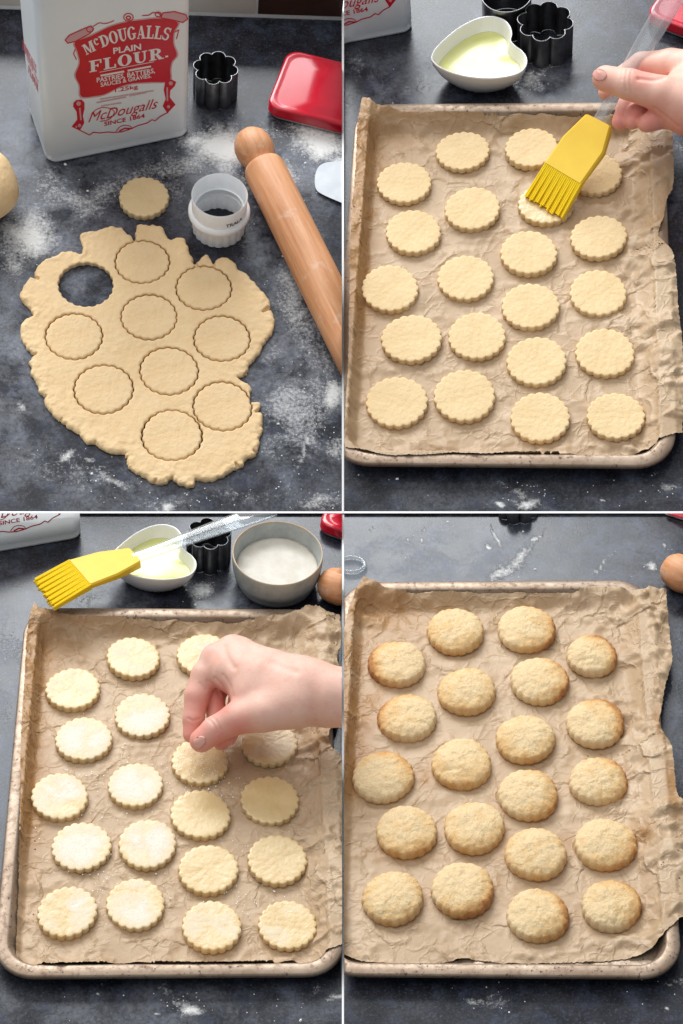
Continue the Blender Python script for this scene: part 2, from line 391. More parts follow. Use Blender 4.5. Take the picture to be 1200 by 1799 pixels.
def tray_material():
    m, nt, bs = nodes('used_baking_tray')
    n1 = noise(nt, 30, 5, 0.6); n2 = noise(nt, 150, 5, 0.7); n3 = noise(nt, 260, 3, 0.6)
    c = mix(nt, mapr(nt, n1, 0.32, 0.68), (0.25, 0.175, 0.12), (0.38, 0.29, 0.215))
    c = mix(nt, math_(nt, 'MULTIPLY', mapr(nt, n2, 0.52, 0.66), 0.6), c, (0.16, 0.08, 0.05))
    c = mix(nt, math_(nt, 'MULTIPLY', mapr(nt, n3, 0.62, 0.68), 0.85), c, (0.04, 0.02, 0.022))
    nt.links.new(c, bs.inputs['Base Color']); bs.inputs['Metallic'].default_value = 0.5
    nt.links.new(mapr(nt, n2, 0.3, 0.7, 0.34, 0.6), bs.inputs['Roughness']); bump(nt, bs, n3, 0.1, 0.0005); return m
M['tray'] = tray_material()
M['porcelain'] = simple('white_porcelain', (0.87, 0.86, 0.84), rough=0.14, coat=0.3)
def glass_like(name, col, rough, ior, trans=1.0):
    m, nt, bs = nodes(name); bs.inputs['Base Color'].default_value = (*col, 1); bs.inputs['Roughness'].default_value = rough
    bs.inputs['IOR'].default_value = ior; bs.inputs['Transmission Weight'].default_value = trans
    lp = nt.nodes  # plain glass, no ray-type tricks
    return m
def clear_plastic():
    m, nt, bs = nodes('clear_acrylic'); nt.nodes.remove(bs); out = nt.nodes['Material Output']
    tr = N(nt, 'ShaderNodeBsdfTransparent'); tr.inputs[0].default_value = (0.84, 0.87, 0.89, 1)
    gl = N(nt, 'ShaderNodeBsdfGlossy'); gl.inputs['Roughness'].default_value = 0.14; gl.inputs[0].default_value = (1, 1, 1, 1)
    lw = N(nt, 'ShaderNodeLayerWeight'); lw.inputs[0].default_value = 0.5; pw = math_(nt, 'POWER', lw.outputs['Facing'], 2.4); fa = mapr(nt, pw, 0, 1, 0.014, 0.8)
    mx = N(nt, 'ShaderNodeMixShader'); nt.links.new(fa, mx.inputs[0]); nt.links.new(tr.outputs[0], mx.inputs[1]); nt.links.new(gl.outputs[0], mx.inputs[2])
    df = N(nt, 'ShaderNodeBsdfDiffuse'); df.inputs[0].default_value = (.9, .92, .94, 1); m2 = N(nt, 'ShaderNodeMixShader'); m2.inputs[0].default_value = 0.12
    nt.links.new(mx.outputs[0], m2.inputs[1]); nt.links.new(df.outputs[0], m2.inputs[2])
    nt.links.new(m2.outputs[0], out.inputs['Surface']); return m
M['clear'] = clear_plastic()
M['egg'] = simple('egg_white_and_oil', (0.70, 0.70, 0.30), (0.66, 0.67, 0.24), 40, 0.22, 0.10, 26, 0.002, sss=0.3, sssr=(1, 1, .5), coat=0.15)
M['yellow'] = simple('yellow_silicone', (0.84, 0.56, 0.030), (0.81, 0.53, 0.026), 60, 0.5, 0.03, 400, 0.0003, sss=0.15, sssr=(1, .7, .1))
M['yellow_bristle'] = simple('yellow_silicone_bristles', (0.88, 0.60, 0.010), rough=0.28, sss=0.25, sssr=(1, .7, .1))
def stone_material():
    m, nt, bs = nodes('glazed_stoneware')
    n = noise(nt, 70, 5, 0.65); n2 = noise(nt, 500, 3)
    c = mix(nt, mapr(nt, n, 0.32, 0.68), (0.33, 0.355, 0.345), (0.47, 0.485, 0.465))
    c = mix(nt, math_(nt, 'MULTIPLY', mapr(nt, n2, 0.60, 0.70), 0.3), c, (0.25, 0.21, 0.17))
    rim = attr(nt, 'rim'); c = mix(nt, math_(nt, 'MULTIPLY', rim, mapr(nt, n, 0.35, 0.6, 0.3, 1.0)), c, (0.50, 0.33, 0.17))
    band = attr(nt, 'band'); c = mix(nt, math_(nt, 'MULTIPLY', band, 0.75), c, (0.23, 0.255, 0.25))
    nt.links.new(c, bs.inputs['Base Color']); bs.inputs['Roughness'].default_value = 0.28; bump(nt, bs, n2, 0.06, 0.0005); return m
M['stone'] = stone_material()
M['sugar'] = simple('caster_sugar', (0.70, 0.645, 0.55), (0.80, 0.76, 0.68), 70, 0.85, 0.7, 1400, 0.0012)
M['flour'] = simple('loose_flour', (0.87, 0.86, 0.83), rough=0.95, bs_=0.5, bscale=900, bdist=0.001)
def skin_material():
    m, nt, bs = nodes('fair_skin')
    n1 = noise(nt, 45, 5, 0.6); n2 = noise(nt, 420, 4, 0.65)
    c = mix(nt, mapr(nt, n1, 0.3, 0.7), (0.72, 0.415, 0.32), (0.77, 0.50, 0.405))
    c = mix(nt, math_(nt, 'MULTIPLY', mapr(nt, noise(nt, 120, 6, .7), .5, .7), .35), c, (0.70, 0.31, 0.24)); c = mix(nt, math_(nt, 'MULTIPLY', attr(nt, 'red'), 0.9), c, (0.70, 0.235, 0.19))
    nt.links.new(c, bs.inputs['Base Color']); bs.inputs['Roughness'].default_value = 0.52; bs.inputs['Specular IOR Level'].default_value = 0.35
    bs.inputs['Subsurface Weight'].default_value = 0.16; bs.inputs['Subsurface Radius'].default_value = (1.0, 0.32, 0.18); bs.inputs['Subsurface Scale'].default_value = 0.005
    v = N(nt, 'ShaderNodeTexVoronoi', feature='DISTANCE_TO_EDGE'); v.inputs['Scale'].default_value = 620; nt.links.new(objco(nt), v.inputs['Vector'])
    bump(nt, bs, v.outputs['Distance'], 0.14, 0.0006); bump(nt, bs, n2, 0.16, 0.0005); bump(nt, bs, n1, 0.25, 0.0016); return m
M['skin'] = skin_material()
M['nail'] = simple('fingernail', (0.68, 0.32, 0.27), (0.71, 0.37, 0.31), 300, 0.42, sss=0.2)
M['tile'] = simple('beige_wall_tile', (0.44, 0.385, 0.335), (0.47, 0.415, 0.36), 30, 0.3)
M['tile_brown'] = simple('dark_brown_wall_tile', (0.030, 0.013, 0.008), (0.042, 0.018, 0.010), 30, 0.3)
M['grout'] = simple('white_grout', (0.72, 0.70, 0.67), (0.66, 0.64, 0.61), 80, 0.8)
M['scraper'] = simple('frosted_plastic', (0.52, 0.56, 0.60), (0.62, 0.655, 0.69), 60, 0.5)

# ------------------------------------------------------------------ the setting: four worktops, dividers, tiled wall
def flour_field(X, Y, blobs):
    d = np.zeros_like(X)
    for (x, y, rx, ry, ang, s) in blobs:
        a = math.radians(ang); ux = (X - x) * math.cos(a) + (Y - y) * math.sin(a); uy = -(X - x) * math.sin(a) + (Y - y) * math.cos(a)
        d = np.maximum(d, s * np.exp(-((ux / rx) ** 2 + (uy / ry) ** 2)))
    return d
def worktop(p, x0, x1, y0, y1, flour, film, flour_glare0, back=None):
    nx, ny = 150, 220
    X, Y = np.meshgrid(np.linspace(x0, x1, nx), np.linspace(0, 1, ny))
    top = (np.full_like(X, y0) if back is None else back(X))
    Y = top + (y1 - top) * Y
    mb = MB(); pts = [P(p, X[j, i], Y[j, i]) for j in range(ny) for i in range(nx)]
    mb.v = [tuple(q) for q in pts]
    mb.f = [(j * nx + i, (j + 1) * nx + i, (j + 1) * nx + i + 1, j * nx + i + 1) for j in range(ny - 1) for i in range(nx - 1)]
    loop = [j * nx for j in range(ny)] + [(ny - 1) * nx + i for i in range(1, nx)] + [j * nx + nx - 1 for j in range(ny - 2, -1, -1)] + [i for i in range(nx - 2, 0, -1)]
    b = len(mb.v)
    for k in loop:
        q = Vector(mb.v[k]); mb.v.append(tuple(q + (q - EYE[p]).normalized() * 0.009))
    n = len(loop)
    for k in range(n): mb.f.append((loop[k], b + k, b + (k + 1) % n, loop[(k + 1) % n]))
    mb.f.append(tuple(b + k for k in range(n)))
    m = mb.mesh('worktop', smooth=False)
    fl = np.zeros(len(mb.v)); fi = np.zeros(len(mb.v))
    wx = (fbm(X / 40, Y / 40, 3, 3 + p) - 0.45) * 40; wy = (fbm(X / 40, Y / 40, 3, 33 + p) - 0.45) * 40
    fl[:nx * ny] = flour_field(X + wx, Y + wy, flour).ravel()
    fi[:nx * ny] = np.clip(flour_glare0 + flour_field(X + wx, Y + wy, film), 0, 1).ravel()
    for nm, arr in (('flour', fl), ('film', fi)):
        a = m.attributes.new(nm, 'FLOAT', 'POINT'); a.data.foreach_set('value', arr.astype(np.float32))
    o = mobj('worktop', m, M['worktop']); place(o, p); tag(o, kind='structure'); return o
wall_y = lambda X: 16 + 0.0335 * X
worktop(1, -160, 600.6, 0, 898.2,
        [(330, 290, 170, 34, -12, .55), (180, 340, 120, 50, -15, .52), (470, 330, 90, 40, 20, .58), (530, 560, 44, 160, -22, .52), (520, 730, 90, 100, 0, .56), (430, 400, 60, 60, 0, .42), (90, 330, 60, 60, 0, .45), (150, 830, 160, 40, 12, .42), (420, 870, 120, 24, -8, .45), (20, 400, 60, 80, 0, .5), (480, 240, 120, 40, 8, .5), (30, 640, 20, 40, 0, .36), (385, 262, 70, 42, 10, 1.0), (345, 252, 30, 14, -12, .95), (560, 245, 60, 40, 10, 1.0), (500, 300, 40, 30, 0, .55), (590, 290, 30, 20, 0, .8), (50, 415, 45, 60, 40, .95), (20, 470, 40, 30, 0, .6), (150, 370, 70, 25, -30, .40),
         (310, 330, 40, 30, 0, .45), (545, 720, 40, 50, 50, .55), (580, 700, 24, 26, 0, .95), (560, 640, 60, 40, 0, .42), (500, 720, 16, 22, 30, .6), (530, 790, 4, 50, 24, .75), (590, 780, 24, 24, 0, .6), (300, 880, 120, 18, 0, .40), (195, 840, 40, 12, 25, .75), (115, 806, 22, 8, -25, .9), (160, 812, 18, 10, 0, .7),
         (36, 712, 10, 16, 0, .7), (290, 888, 20, 10, 20, .8), (420, 860, 80, 20, 0, .35), (560, 880, 60, 20, 0, .45), (470, 640, 40, 40, 0, .35), (260, 300, 60, 14, -12, .45), (85, 255, 30, 30, 0, .3), (440, 420, 20, 40, 30, .4), (500, 480, 30, 60, -25, .35), (440, 700, 30, 40, 0, .35)],
        [(170, 330, 130, 70, 0, .30), (60, 400, 90, 90, 0, .38), (30, 640, 70, 260, 0, .20), (510, 690, 110, 130, 0, .30), (400, 270, 110, 60, 0, .42), (560, 270, 90, 70, 0, .42), (520, 480, 50, 160, -25, .32), (40, 270, 50, 90, 0, .34), (300, 860, 340, 60, 0, .15), (151, 500, 60, 40, 0, .25), (330, 90, 240, 90, 0, -.02)],
        0.035, back=wall_y)
worktop(2, 604.4, 1360, -160, 898.2,
        [(930, 150, 26, 22, -40, .75), (955, 135, 6, 40, 48, .65), (735, 150, 30, 22, 0, .42), (625, 130, 30, 60, 0, .38), (690, 120, 30, 40, 0, .25), (920, 880, 26, 12, 0, .9), (905, 855, 30, 12, 30, .6), (880, 845, 22, 10, 0, .5), (1175, 858, 24, 8, 0, .55), (1150, 835, 20, 16, 0, .35), (870, 885, 10, 5, 0, .9), (1060, 870, 5, 4, 0, .9), (1195, 260, 20, 50, 0, .4), (1000, 150, 60, 6, -45, .35)],
        [(690, 140, 90, 60, 0, .20), (1190, 300, 40, 90, 0, .20), (970, 150, 80, 40, 0, .22), (900, 870, 340, 40, 0, .10)], 0.02)
worktop(3, -160, 600.6, 897, 2010,
        [(350, 1042, 24, 22, -40, .8), (365, 1030, 5, 30, 45, .6), (340, 1780, 24, 10, 0, .95), (320, 1765, 34, 12, 20, .65), (300, 1740, 24, 10, 0, .5), (20, 1130, 30, 60, 0, .42), (8, 1250, 20, 50, 0, .45), (155, 1055, 40, 14, 0, .45), (590, 1752, 24, 8, 0, .6), (555, 1740, 20, 14, 0, .4), (275, 1780, 8, 4, 0, .9), (480, 1765, 5, 4, 0, .9), (455, 1050, 24, 10, 0, .4), (170, 1740, 5, 4, 0, .9)],
        [(5, 1320, 50, 260, 0, .28), (180, 1055, 90, 40, 0, .22), (420, 1040, 80, 40, 0, .2), (300, 1770, 340, 50, 0, .12)], 0.02)
worktop(4, 604.4, 1360, 897, 2010,
        [(880, 1010, 34, 14, -25, .75), (905, 990, 12, 34, 40, .75), (935, 950, 4, 34, 40, .85), (866, 938, 4, 30, -25, .95), (858, 955, 3, 8, -25, 1.0), (1060, 998, 4, 30, 42, .75), (1080, 975, 4, 26, 50, .55), (1145, 995, 14, 8, -20, .9), (1120, 1008, 4, 22, 60, .6), (1165, 958, 6, 5, 0, .8), (745, 936, 4, 4, 0, 1), (736, 950, 4, 4, 0, 1), (708, 944, 4, 3, 0, 1), (650, 928, 5, 3, 0, 1), (700, 985, 90, 30, 0, .28), (840, 1755, 34, 10, 0, .6), (880, 1762, 30, 20, 0, .4), (1185, 1730, 30, 12, 20, .5), (1120, 1715, 10, 6, 0, .7), (1170, 1780, 5, 4, 0, .9), (1195, 1150, 20, 50, 0, .35), (915, 908, 20, 20, 0, .3)],
        [(770, 985, 150, 50, 0, .26), (1060, 960, 110, 60, 30, .20), (640, 980, 50, 50, 0, .26), (1190, 1200, 30, 160, 0, .15), (900, 1770, 340, 50, 0, .02)], 0.02)

def ray_prism(name, quads, mat):
    mb = MB()
    for q in quads:                # q: four world points, extruded away from their own side of the worktop
        eye = CAMW.translation
        lo = [v + (v - eye).normalized() * 0.009 for v in q]
        mb.add(list(q) + lo, [(0, 1, 2, 3), (7, 6, 5, 4), (0, 4, 5, 1), (1, 5, 6, 2), (2, 6, 7, 3), (3, 7, 4, 0)])
    o = mobj(name, mb.mesh(name, smooth=False), mat); tag(o, kind='structure'); return o
for p, xa, xb in ((1, -160, 600.6), (2, 604.6, 1360)):
    q = [PW[p] @ P(p, x, y, 0.0012) for x, y in ((xa, 898.3), (xa, 901.7), (xb, 901.7), (xb, 898.3))]
    ray_prism('divider_strip', [q], M['white_trim'])
for p, ya, yb in ((1, -160, 901.6), (3, 901.9, 2010)):
    ys = np.linspace(ya, yb, 9); qs = []
    for a, b in zip(ys[:-1], ys[1:]):
        qs.append([PW[p] @ P(p, x, y, 0.004) for x, y in ((600.7, a), (600.7, b), (604.3, b), (604.3, a))])
    ray_prism('divider_strip', qs, M['white_trim'])

# tiled wall behind the first worktop
def wall_frame():
    a = P(1, -160, wall_y(-160)); b = P(1, 600.2, wall_y(600.2)); d = (b - a); L = d.length
    return a, math.atan2(d.y, d.x), L
wa, wr, wl = wall_frame()
wall = mobj('tiled_wall', MB().box(0, wl, 0.0015, 0.012, -0.02, 0.075).mesh('tiled_wall', False), M['grout']); place(wall, 1, wa, wr); tag(wall, kind='structure')
def wall_s(px):
    q = P(1, px, wall_y(px)); return (q - wa).length
sp = wall_s(450)
edges = [(-0.0, sp - 0.152), (sp - 0.150, sp - 0.0015), (sp + 0.0015, wl - 0.0005)]
for k, (s0, s1) in enumerate(edges):
    if s1 - s0 < 0.01: continue
    mb = MB().box(max(s0, 0.0), s1, 0.0, 0.004, 0.0055, 0.072)
    t = mobj('tile', sharp(mb.mesh('tile', False)), M['tile_brown'] if k == 2 else M['tile'], wall)

# ------------------------------------------------------------------ lettering
def rect(x0, y0, x1, y1): return [(x0, y0), (x1, y0), (x1, y1), (x0, y1)]
def ring(cx, cy, rx, ry, ix, iy, a0=0, a1=360, n=20, icx=None, icy=None):
    out = []; icx = cx if icx is None else icx; icy = cy if icy is None else icy
    for k in range(n):
        t0 = math.radians(a0 + (a1 - a0) * k / n); t1 = math.radians(a0 + (a1 - a0) * (k + 1) / n)
        out.append([(cx + rx * math.cos(t0), cy + ry * math.sin(t0)), (cx + rx * math.cos(t1), cy + ry * math.sin(t1)),
                    (icx + ix * math.cos(t1), icy + iy * math.sin(t1)), (icx + ix * math.cos(t0), icy + iy * math.sin(t0))])
    return out
GL = {
 'F': (0.86, [rect(.12, 0, .38, 1), rect(0, 0, .5, .09), rect(0, .91, .38, 1), rect(.3, .9, .84, 1), rect(.73, .66, .84, 1), rect(.3, .45, .62, .55), rect(.54, .37, .63, .63)]),
 'L': (0.86, [rect(.12, 0, .38, 1), rect(0, 0, .4, .09), rect(0, .91, .5, 1), rect(.3, 0, .84, .1), rect(.73, 0, .84, .34)]),
 'O': (0.96, ring(.47, .5, .47, .52, .20, .44)),
 'U': (0.94, [rect(.1, .36, .36, 1), rect(.70, .36, .82, 1), rect(0, .91, .46, 1), rect(.58, .91, .94, 1)] + ring(.46, .37, .36, .39, .17, .28, 180, 360, 14, icx=.53)),
 'R': (1.0, [rect(.12, 0, .38, 1), rect(0, 0, .5, .09), rect(0, .91, .4, 1), [(.40, .5), (.60, .52), (.92, .04), (.66, 0)], rect(.64, 0, 1.0, .09), rect(.3, .91, .45, 1), rect(.3, .46, .45, .55)] + ring(.43, .73, .38, .27, .14, .18, -90, 90, 14)),
 'M': (1.12, [rect(.09, 0, .19, 1), rect(.78, 0, 1.03, 1), [(.09, 1), (.34, 1), (.66, .0), (.50, 0)], [(.50, 0), (.60, 0), (.84, 1), (.76, 1)], rect(0, 0, .3, .08), rect(.7, 0, 1.12, .08), rect(0, .92, .3, 1), rect(.8, .92, 1.12, 1)]),
 'c': (0.55, [[(x * .6 + .02, y * .6 + .38) for x, y in q] for q in ring(.42, .5, .42, .5, .17, .36, 45, 315, 16)] + [rect(.30, .78, .50, .92)]),
 'D': (0.95, [rect(.12, 0, .38, 1), rect(0, 0, .4, .09), rect(0, .91, .4, 1)] + ring(.36, .5, .57, .5, .30, .41, -90, 90, 14)),
 'G': (0.98, ring(.47, .5, .47, .52, .20, .43, 35, 325, 20) + [rect(.62, .08, .86, .46), rect(.50, .40, .96, .48)]),
 'A': (1.02, [[(.06, 0), (.17, 0), (.52, 1), (.44, 1)], [(.60, 0), (.92, 0), (.60, 1), (.40, 1)], rect(.2, .28, .72, .37), rect(0, 0, .3, .08), rect(.52, 0, 1.02, .08)]),
 'S': (0.84, ring(.42, .73, .36, .27, .15, .17, 25, 270, 16) + ring(.42, .27, .38, .28, .16, .18, 90, -155, 16) + [rect(.68, .68, .76, .98), rect(.04, .02, .12, .32)]),
 ' ': (0.5, [])}
def serif_word(word, track=0.08):
    polys = []; x = 0
    for ch in word:
        w, g = GL[ch]; polys += [[(a + x, b) for a, b in q] for q in g]; x += w + track
    W_ = x - track
    return [[(a / W_, b) for a, b in q] for q in polys]
def font_polys(text, bold=0.0, shear=0.0):       # built-in letterforms as triangles, x and y from 0 to 1
    cu = bpy.data.curves.new('lettering', 'FONT'); cu.body = text; cu.offset = bold; cu.shear = shear; cu.resolution_u = 3
    ob = bpy.data.objects.new('lettering', cu); COL.objects.link(ob)
    dg = bpy.context.evaluated_depsgraph_get(); dg.update()
    me = bpy.data.meshes.new_from_object(ob.evaluated_get(dg))
    vs = [(v.co.x, v.co.y) for v in me.vertices]; fs = [tuple(f.vertices) for f in me.polygons]
    bpy.data.objects.remove(ob); bpy.data.curves.remove(cu); bpy.data.meshes.remove(me)
    xs = [v[0] for v in vs]; x0, x1 = min(xs), max(xs)
    cap = 0.69
    return [[((vs[i][0] - x0) / (x1 - x0), vs[i][1] / cap) for i in f] for f in fs]
def warp_mesh(name, polys, fn, lift, mat, parent):   # fn: (s, t) -> 3-D point on the face; lift along face normal
    mb = MB()
    for k, q in enumerate(polys):
        vs = [fn(a, b, lift + 1.2e-6 * (k % 37)) for a, b in q]
        mb.add(vs, [tuple(range(len(vs)))])
    return mobj(name, mb.mesh(name, False), mat, parent)

# ------------------------------------------------------------------ flour tin
def rounded_rect(x0, x1, y0, y1, r, n=6):
    out = []
    for cx, cy, a0 in ((x1 - r, y1 - r, 0), (x0 + r, y1 - r, 90), (x0 + r, y0 + r, 180), (x1 - r, y0 + r, 270)):
        for k in range(n + 1):
            a = math.radians(a0 + 90 * k / n); out.append((cx + r * math.cos(a), cy + r * math.sin(a)))
    return out
TIN = {}
def tin_dims():
    a = P(1, 84, 290.5); b = P(1, 334, 239); c = P(1, 39.5, 188)
    TIN['o'] = a; TIN['rz'] = math.atan2((b - a).y, (b - a).x); TIN['w'] = (b - a).length; TIN['d'] = (c - a).length
    lo, hi = 0.05, 0.6
    for _ in range(40):
        mid = (lo + hi) / 2
        if proj(1, a + Vector((0, 0, mid)))[1] > 9: lo = mid
        else: hi = mid
    TIN['h'] = lo
tin_dims()
def tin_face_pt(px, py, face):    # photo position on worktop 1 -> (s, z) on the tin's front or left face
    rot = Matrix.Rotation(-TIN['rz'], 3, 'Z'); e = rot @ (EYE[1] - TIN['o']); d = rot @ ray(1, px, py)
    if face == 'front':
        t = -e.y / d.y; q = e + d * t; return (q.x, q.z)
    t = -e.x / d.x; q = e + d * t; return (q.y, q.z)
def Zf(x, y): return tin_face_pt(110 + x / 5.0, 10 + y / 5.0, 'front')
def make_tin(p, loc, rz, label, full=True):
    w, d, h = TIN['w'], TIN['d'], TIN['h']
    root = thing('flour_tin', p, loc, rz, label, 'tin', 'flour tins')
    parts = []
    mb = MB(); rings = []
    for z, g in ((0.0, 0.0025), (0.0012, 0.0008), (0.004, 0.0), (0.0075, 0.0012), (0.011, 0.0), (h * 0.5, 0.0), (h, 0.0)):
        rings.append([(x, y, z) for x, y in rounded_rect(g, w - g, g, d - g, 0.011)])
    parts.append(mobj('tin_body', sharp(mb.loft(rings).mesh('tin_body'), 50), M['tin_white'], root))
    if full:
        rings = [[(x, y, z) for x, y in rounded_rect(-g, w + g, -g, d + g, 0.012)] for z, g in ((h + .0002, 0.0002), (h + .001, 0.0016), (h + 0.022, 0.0016), (h + 0.026, -0.002))]
        parts.append(mobj('tin_lid', sharp(MB().loft(rings).mesh('tin_lid'), 50), M['tin_white'], root))
    fr = lambda s, z, l: (s, -l, z)
    def face(name, polys, lift, mat): 
        o = warp_mesh(name, polys, fr, lift, mat, root); parts.append(o); return o
    zf = lambda pts: [Zf(*q) for q in pts]
    red = catmull(zf([(110, 320), (250, 265), (400, 190), (550, 145), (700, 125), (850, 113), (1010, 145), (978, 230), (972, 330), (1003, 430), (960, 490), (945, 560), (935, 660), (780, 670), (620, 680), (500, 712), (380, 772), (290, 792), (165, 797), (150, 700), (113, 610), (150, 500), (130, 400)]), 4)
    red = [tuple(q) for q in red]
    pale = catmull(zf([(98, 318), (250, 252), (400, 178), (550, 133), (700, 113), (850, 101), (1026, 138), (990, 230), (984, 330), (1018, 430), (972, 495), (957, 560), (947, 668), (780, 682), (620, 692), (500, 724), (380, 784), (290, 804), (153, 809), (138, 700), (99, 610), (138, 500), (117, 400)]), 4)
    face('label_border', [[tuple(q) for q in pale]], 0.00008, M['print_pink'])
    face('label_panel', [red], 0.00018, M['print_red'])
    def quad_word(name, polys, b0, b1, b2, t0, t1, t2, mat, lift):
        pts = [np.array(Zf(*q)) for q in (b0, b1, b2, t0, t1, t2)]
        def q2(a, m, b, s): return a * (2 * (s - .5) * (s - 1)) + m * (4 * s * (1 - s)) + b * (2 * s * (s - .5))
        out = []
        for q in polys:
            out.append([tuple(q2(pts[0], pts[1], pts[2], s) * (1 - t) + q2(pts[3], pts[4], pts[5], s) * t) for s, t in q])
        face(name, out, lift, mat)
    def line_word(name, polys, b0, b2, hgt, mat, lift, skew=0):
        mid = ((b0[0] + b2[0]) / 2, (b0[1] + b2[1]) / 2); up = lambda q: (q[0] - 0.05 * hgt + skew, q[1] - hgt)
        quad_word(name, polys, b0, mid, b2, up(b0), up(mid), up(b2), mat, lift)
    Lw = 0.0003
    quad_word('lettering', serif_word('McDOUGALLS', 0.05), (208, 432), (575, 300), (925, 306), (165, 350), (560, 190), (965, 196), M['print_white'], Lw)
    line_word('lettering', font_polys('PLAIN', 0.025), (445, 420), (690, 382), 50, M['print_white'], Lw)
    line_word('lettering', serif_word('FLOUR', 0.10), (235, 585), (890, 462), 100, M['print_white'], Lw)
    line_word('lettering', font_polys('PASTRIES, BATTERS,', 0.02), (300, 672), (812, 586), 40, M['print_white'], Lw)
    line_word('lettering', font_polys('SAUCES & GRAVIES.', 0.02), (335, 710), (780, 628), 34, M['print_white'], Lw)
    def strip(pts, wd):
        out = []
        for a, b in zip(pts[:-1], pts[1:]):
            A, B = np.array(a, float), np.array(b, float); t = (B - A) / (np.linalg.norm(B - A) + 1e-9); n = np.array((-t[1], t[0])) * wd / 2; e = t * wd * 0.3
            out.append([tuple(A - e + n), tuple(B + e + n), tuple(B + e - n), tuple(A - e - n)])
        return [[Zf(*q) for q in s] for s in out]
    dash = lambda a, b, n, wd, duty=.7: sum([strip([tuple(np.array(a) + (np.array(b) - np.array(a)) * (k / n)), tuple(np.array(a) + (np.array(b) - np.array(a)) * ((k + duty * random.uniform(.7, 1)) / n))], wd) for k in range(n)], [])
    face('lettering', strip([(325, 582), (800, 490)], 5) + dash((338, 612), (545, 574), 11, 16) + dash((575, 568), (780, 530), 11, 16) + strip([(905, 445), (922, 442)], 15), Lw, M['print_white'])
    face('lettering', dash((300, 850), (560, 800), 14, 12, .8) + dash((590, 790), (740, 760), 9, 12, .8) + dash((330, 820), (800, 745), 22, 10, .8) + dash((340, 880), (520, 850), 9, 10, .8), Lw, M['print_pink'])
    line_word('lettering', font_polys('1.25kg', 0.01), (460, 758), (662, 724), 34, M['print_red'], Lw)
    line_word('lettering', font_polys('McDougalls', 0.0, 0.45), (225, 1022), (840, 895), 84, M['print_red'], Lw)
    line_word('lettering', font_polys('SINCE 1864', 0.02), (365, 1055), (722, 980), 34, M['print_red'], Lw)
    swash = [(250, 960), (290, 915), (350, 893), (410, 900), (452, 925), (440, 965), (400, 1000), (330, 1015)]
    face('lettering', strip(catmull(swash, 5, False), 7), Lw, M['print_red'])
    bl = [(150, 1092), (235, 1135), (270, 1110), (330, 1116), (400, 1108), (450, 1112), (520, 1106), (600, 1080), (660, 1052), (740, 1030), (785, 1000), (812, 1010), (860, 970), (925, 936)]
    el = [(470, 1100), (500, 1065), (540, 1050), (590, 1055), (610, 1080)]
    for piece in (strip(bl, 9), strip(catmull(el, 4, False), 7), strip([(500, 1098), (545, 1075), (595, 1078)], 12)): face('label_scroll', piece, Lw, M['print_red'])
    lorn = [(95, 850), (120, 828), (165, 822), (192, 850), (192, 905), (178, 965), (190, 1030), (150, 1096), (78, 1062), (128, 1000), (122, 930), (92, 885)]
    rorn = [(900, 662), (955, 645), (998, 668), (985, 705), (945, 745), (942, 805), (992, 868), (920, 944), (878, 880), (905, 820), (888, 740)]
    face('label_scroll', [zf(lorn)], 0.0002, M['print_red']); face('label_scroll', [zf(rorn)], 0.0002, M['print_red'])
    hl = lambda cx, cy, r: [Zf(cx + r * math.cos(a * math.pi / 5), cy + r * math.sin(a * math.pi / 5)) for a in range(10)]
    for piece in ([hl(140, 858, 20)], [hl(148, 1050, 15)], [hl(120, 1062, 9)], [hl(950, 680, 18)], [hl(930, 885, 14)], strip([(150, 900), (160, 1000)], 14), strip([(918, 720), (920, 830)], 14)): face('label_scroll', piece, Lw, M['print_pink'])
    top = [[(22, 300), (58, 258), (200, 194), (250, 178), (272, 202), (240, 242), (110, 312), (45, 328)], [(862, 105), (880, 62), (985, 50), (1085, 80), (1098, 115), (1055, 146), (960, 122)]]
    for q in top:
        face('label_scroll', [zf(q)], 0.0002, M['print_pink']); face('label_scroll', strip(q + q[:1], 10), Lw, M['print_red'])
    circ = lambda cx, cy, r, n=14: [(cx + r * math.cos(k * 2 * math.pi / n), cy + r * 0.8 * math.sin(k * 2 * math.pi / n)) for k in range(n + 1)]
    for piece in (strip(circ(578, 100, 42), 9), strip(circ(578, 104, 18), 12), strip(catmull([(270, 180), (320, 150), (360, 155), (400, 150), (450, 130)], 4, False), 8), strip(circ(240, 205, 30), 9), strip(catmull([(700, 85), (760, 80), (790, 60), (840, 65), (862, 85)], 4, False), 9), strip(circ(840, 75, 26), 10),
                  strip([(110, 380), (95, 420), (120, 470)], 9), strip([(985, 230), (1020, 210), (1000, 290)], 9)): face('label_scroll', piece, Lw, M['print_red'])
    if full:                      # print on the receding left face
        lf = lambda s, z, l: (-l, s, z)
        def side_word(polys, b0, b1, hgt, mat):
            A = np.array(tin_face_pt(*b0, 'left')); B = np.array(tin_face_pt(*b1, 'left')); C = np.array(tin_face_pt(b0[0], b0[1] - hgt, 'left')) - A
            parts.append(warp_mesh('lettering', [[tuple(A + (B - A) * s + C * t) for s, t in q] for q in polys], lf, Lw, mat, root))
        side_word(serif_word('McDOUGALLS', .05), (39.5, 84), (64, 130), 15, M['print_red'])
        side_word(serif_word('FLOUR', .08), (50, 126), (67.5, 162), 13, M['print_red'])
        side_word(font_polys('SINCE 1864', .02), (48, 104), (68, 146), 4, M['print_red'])
    return root, parts
make_tin(1, TIN['o'], TIN['rz'], 'square white flour tin with red scrollwork label beside the rolled dough')

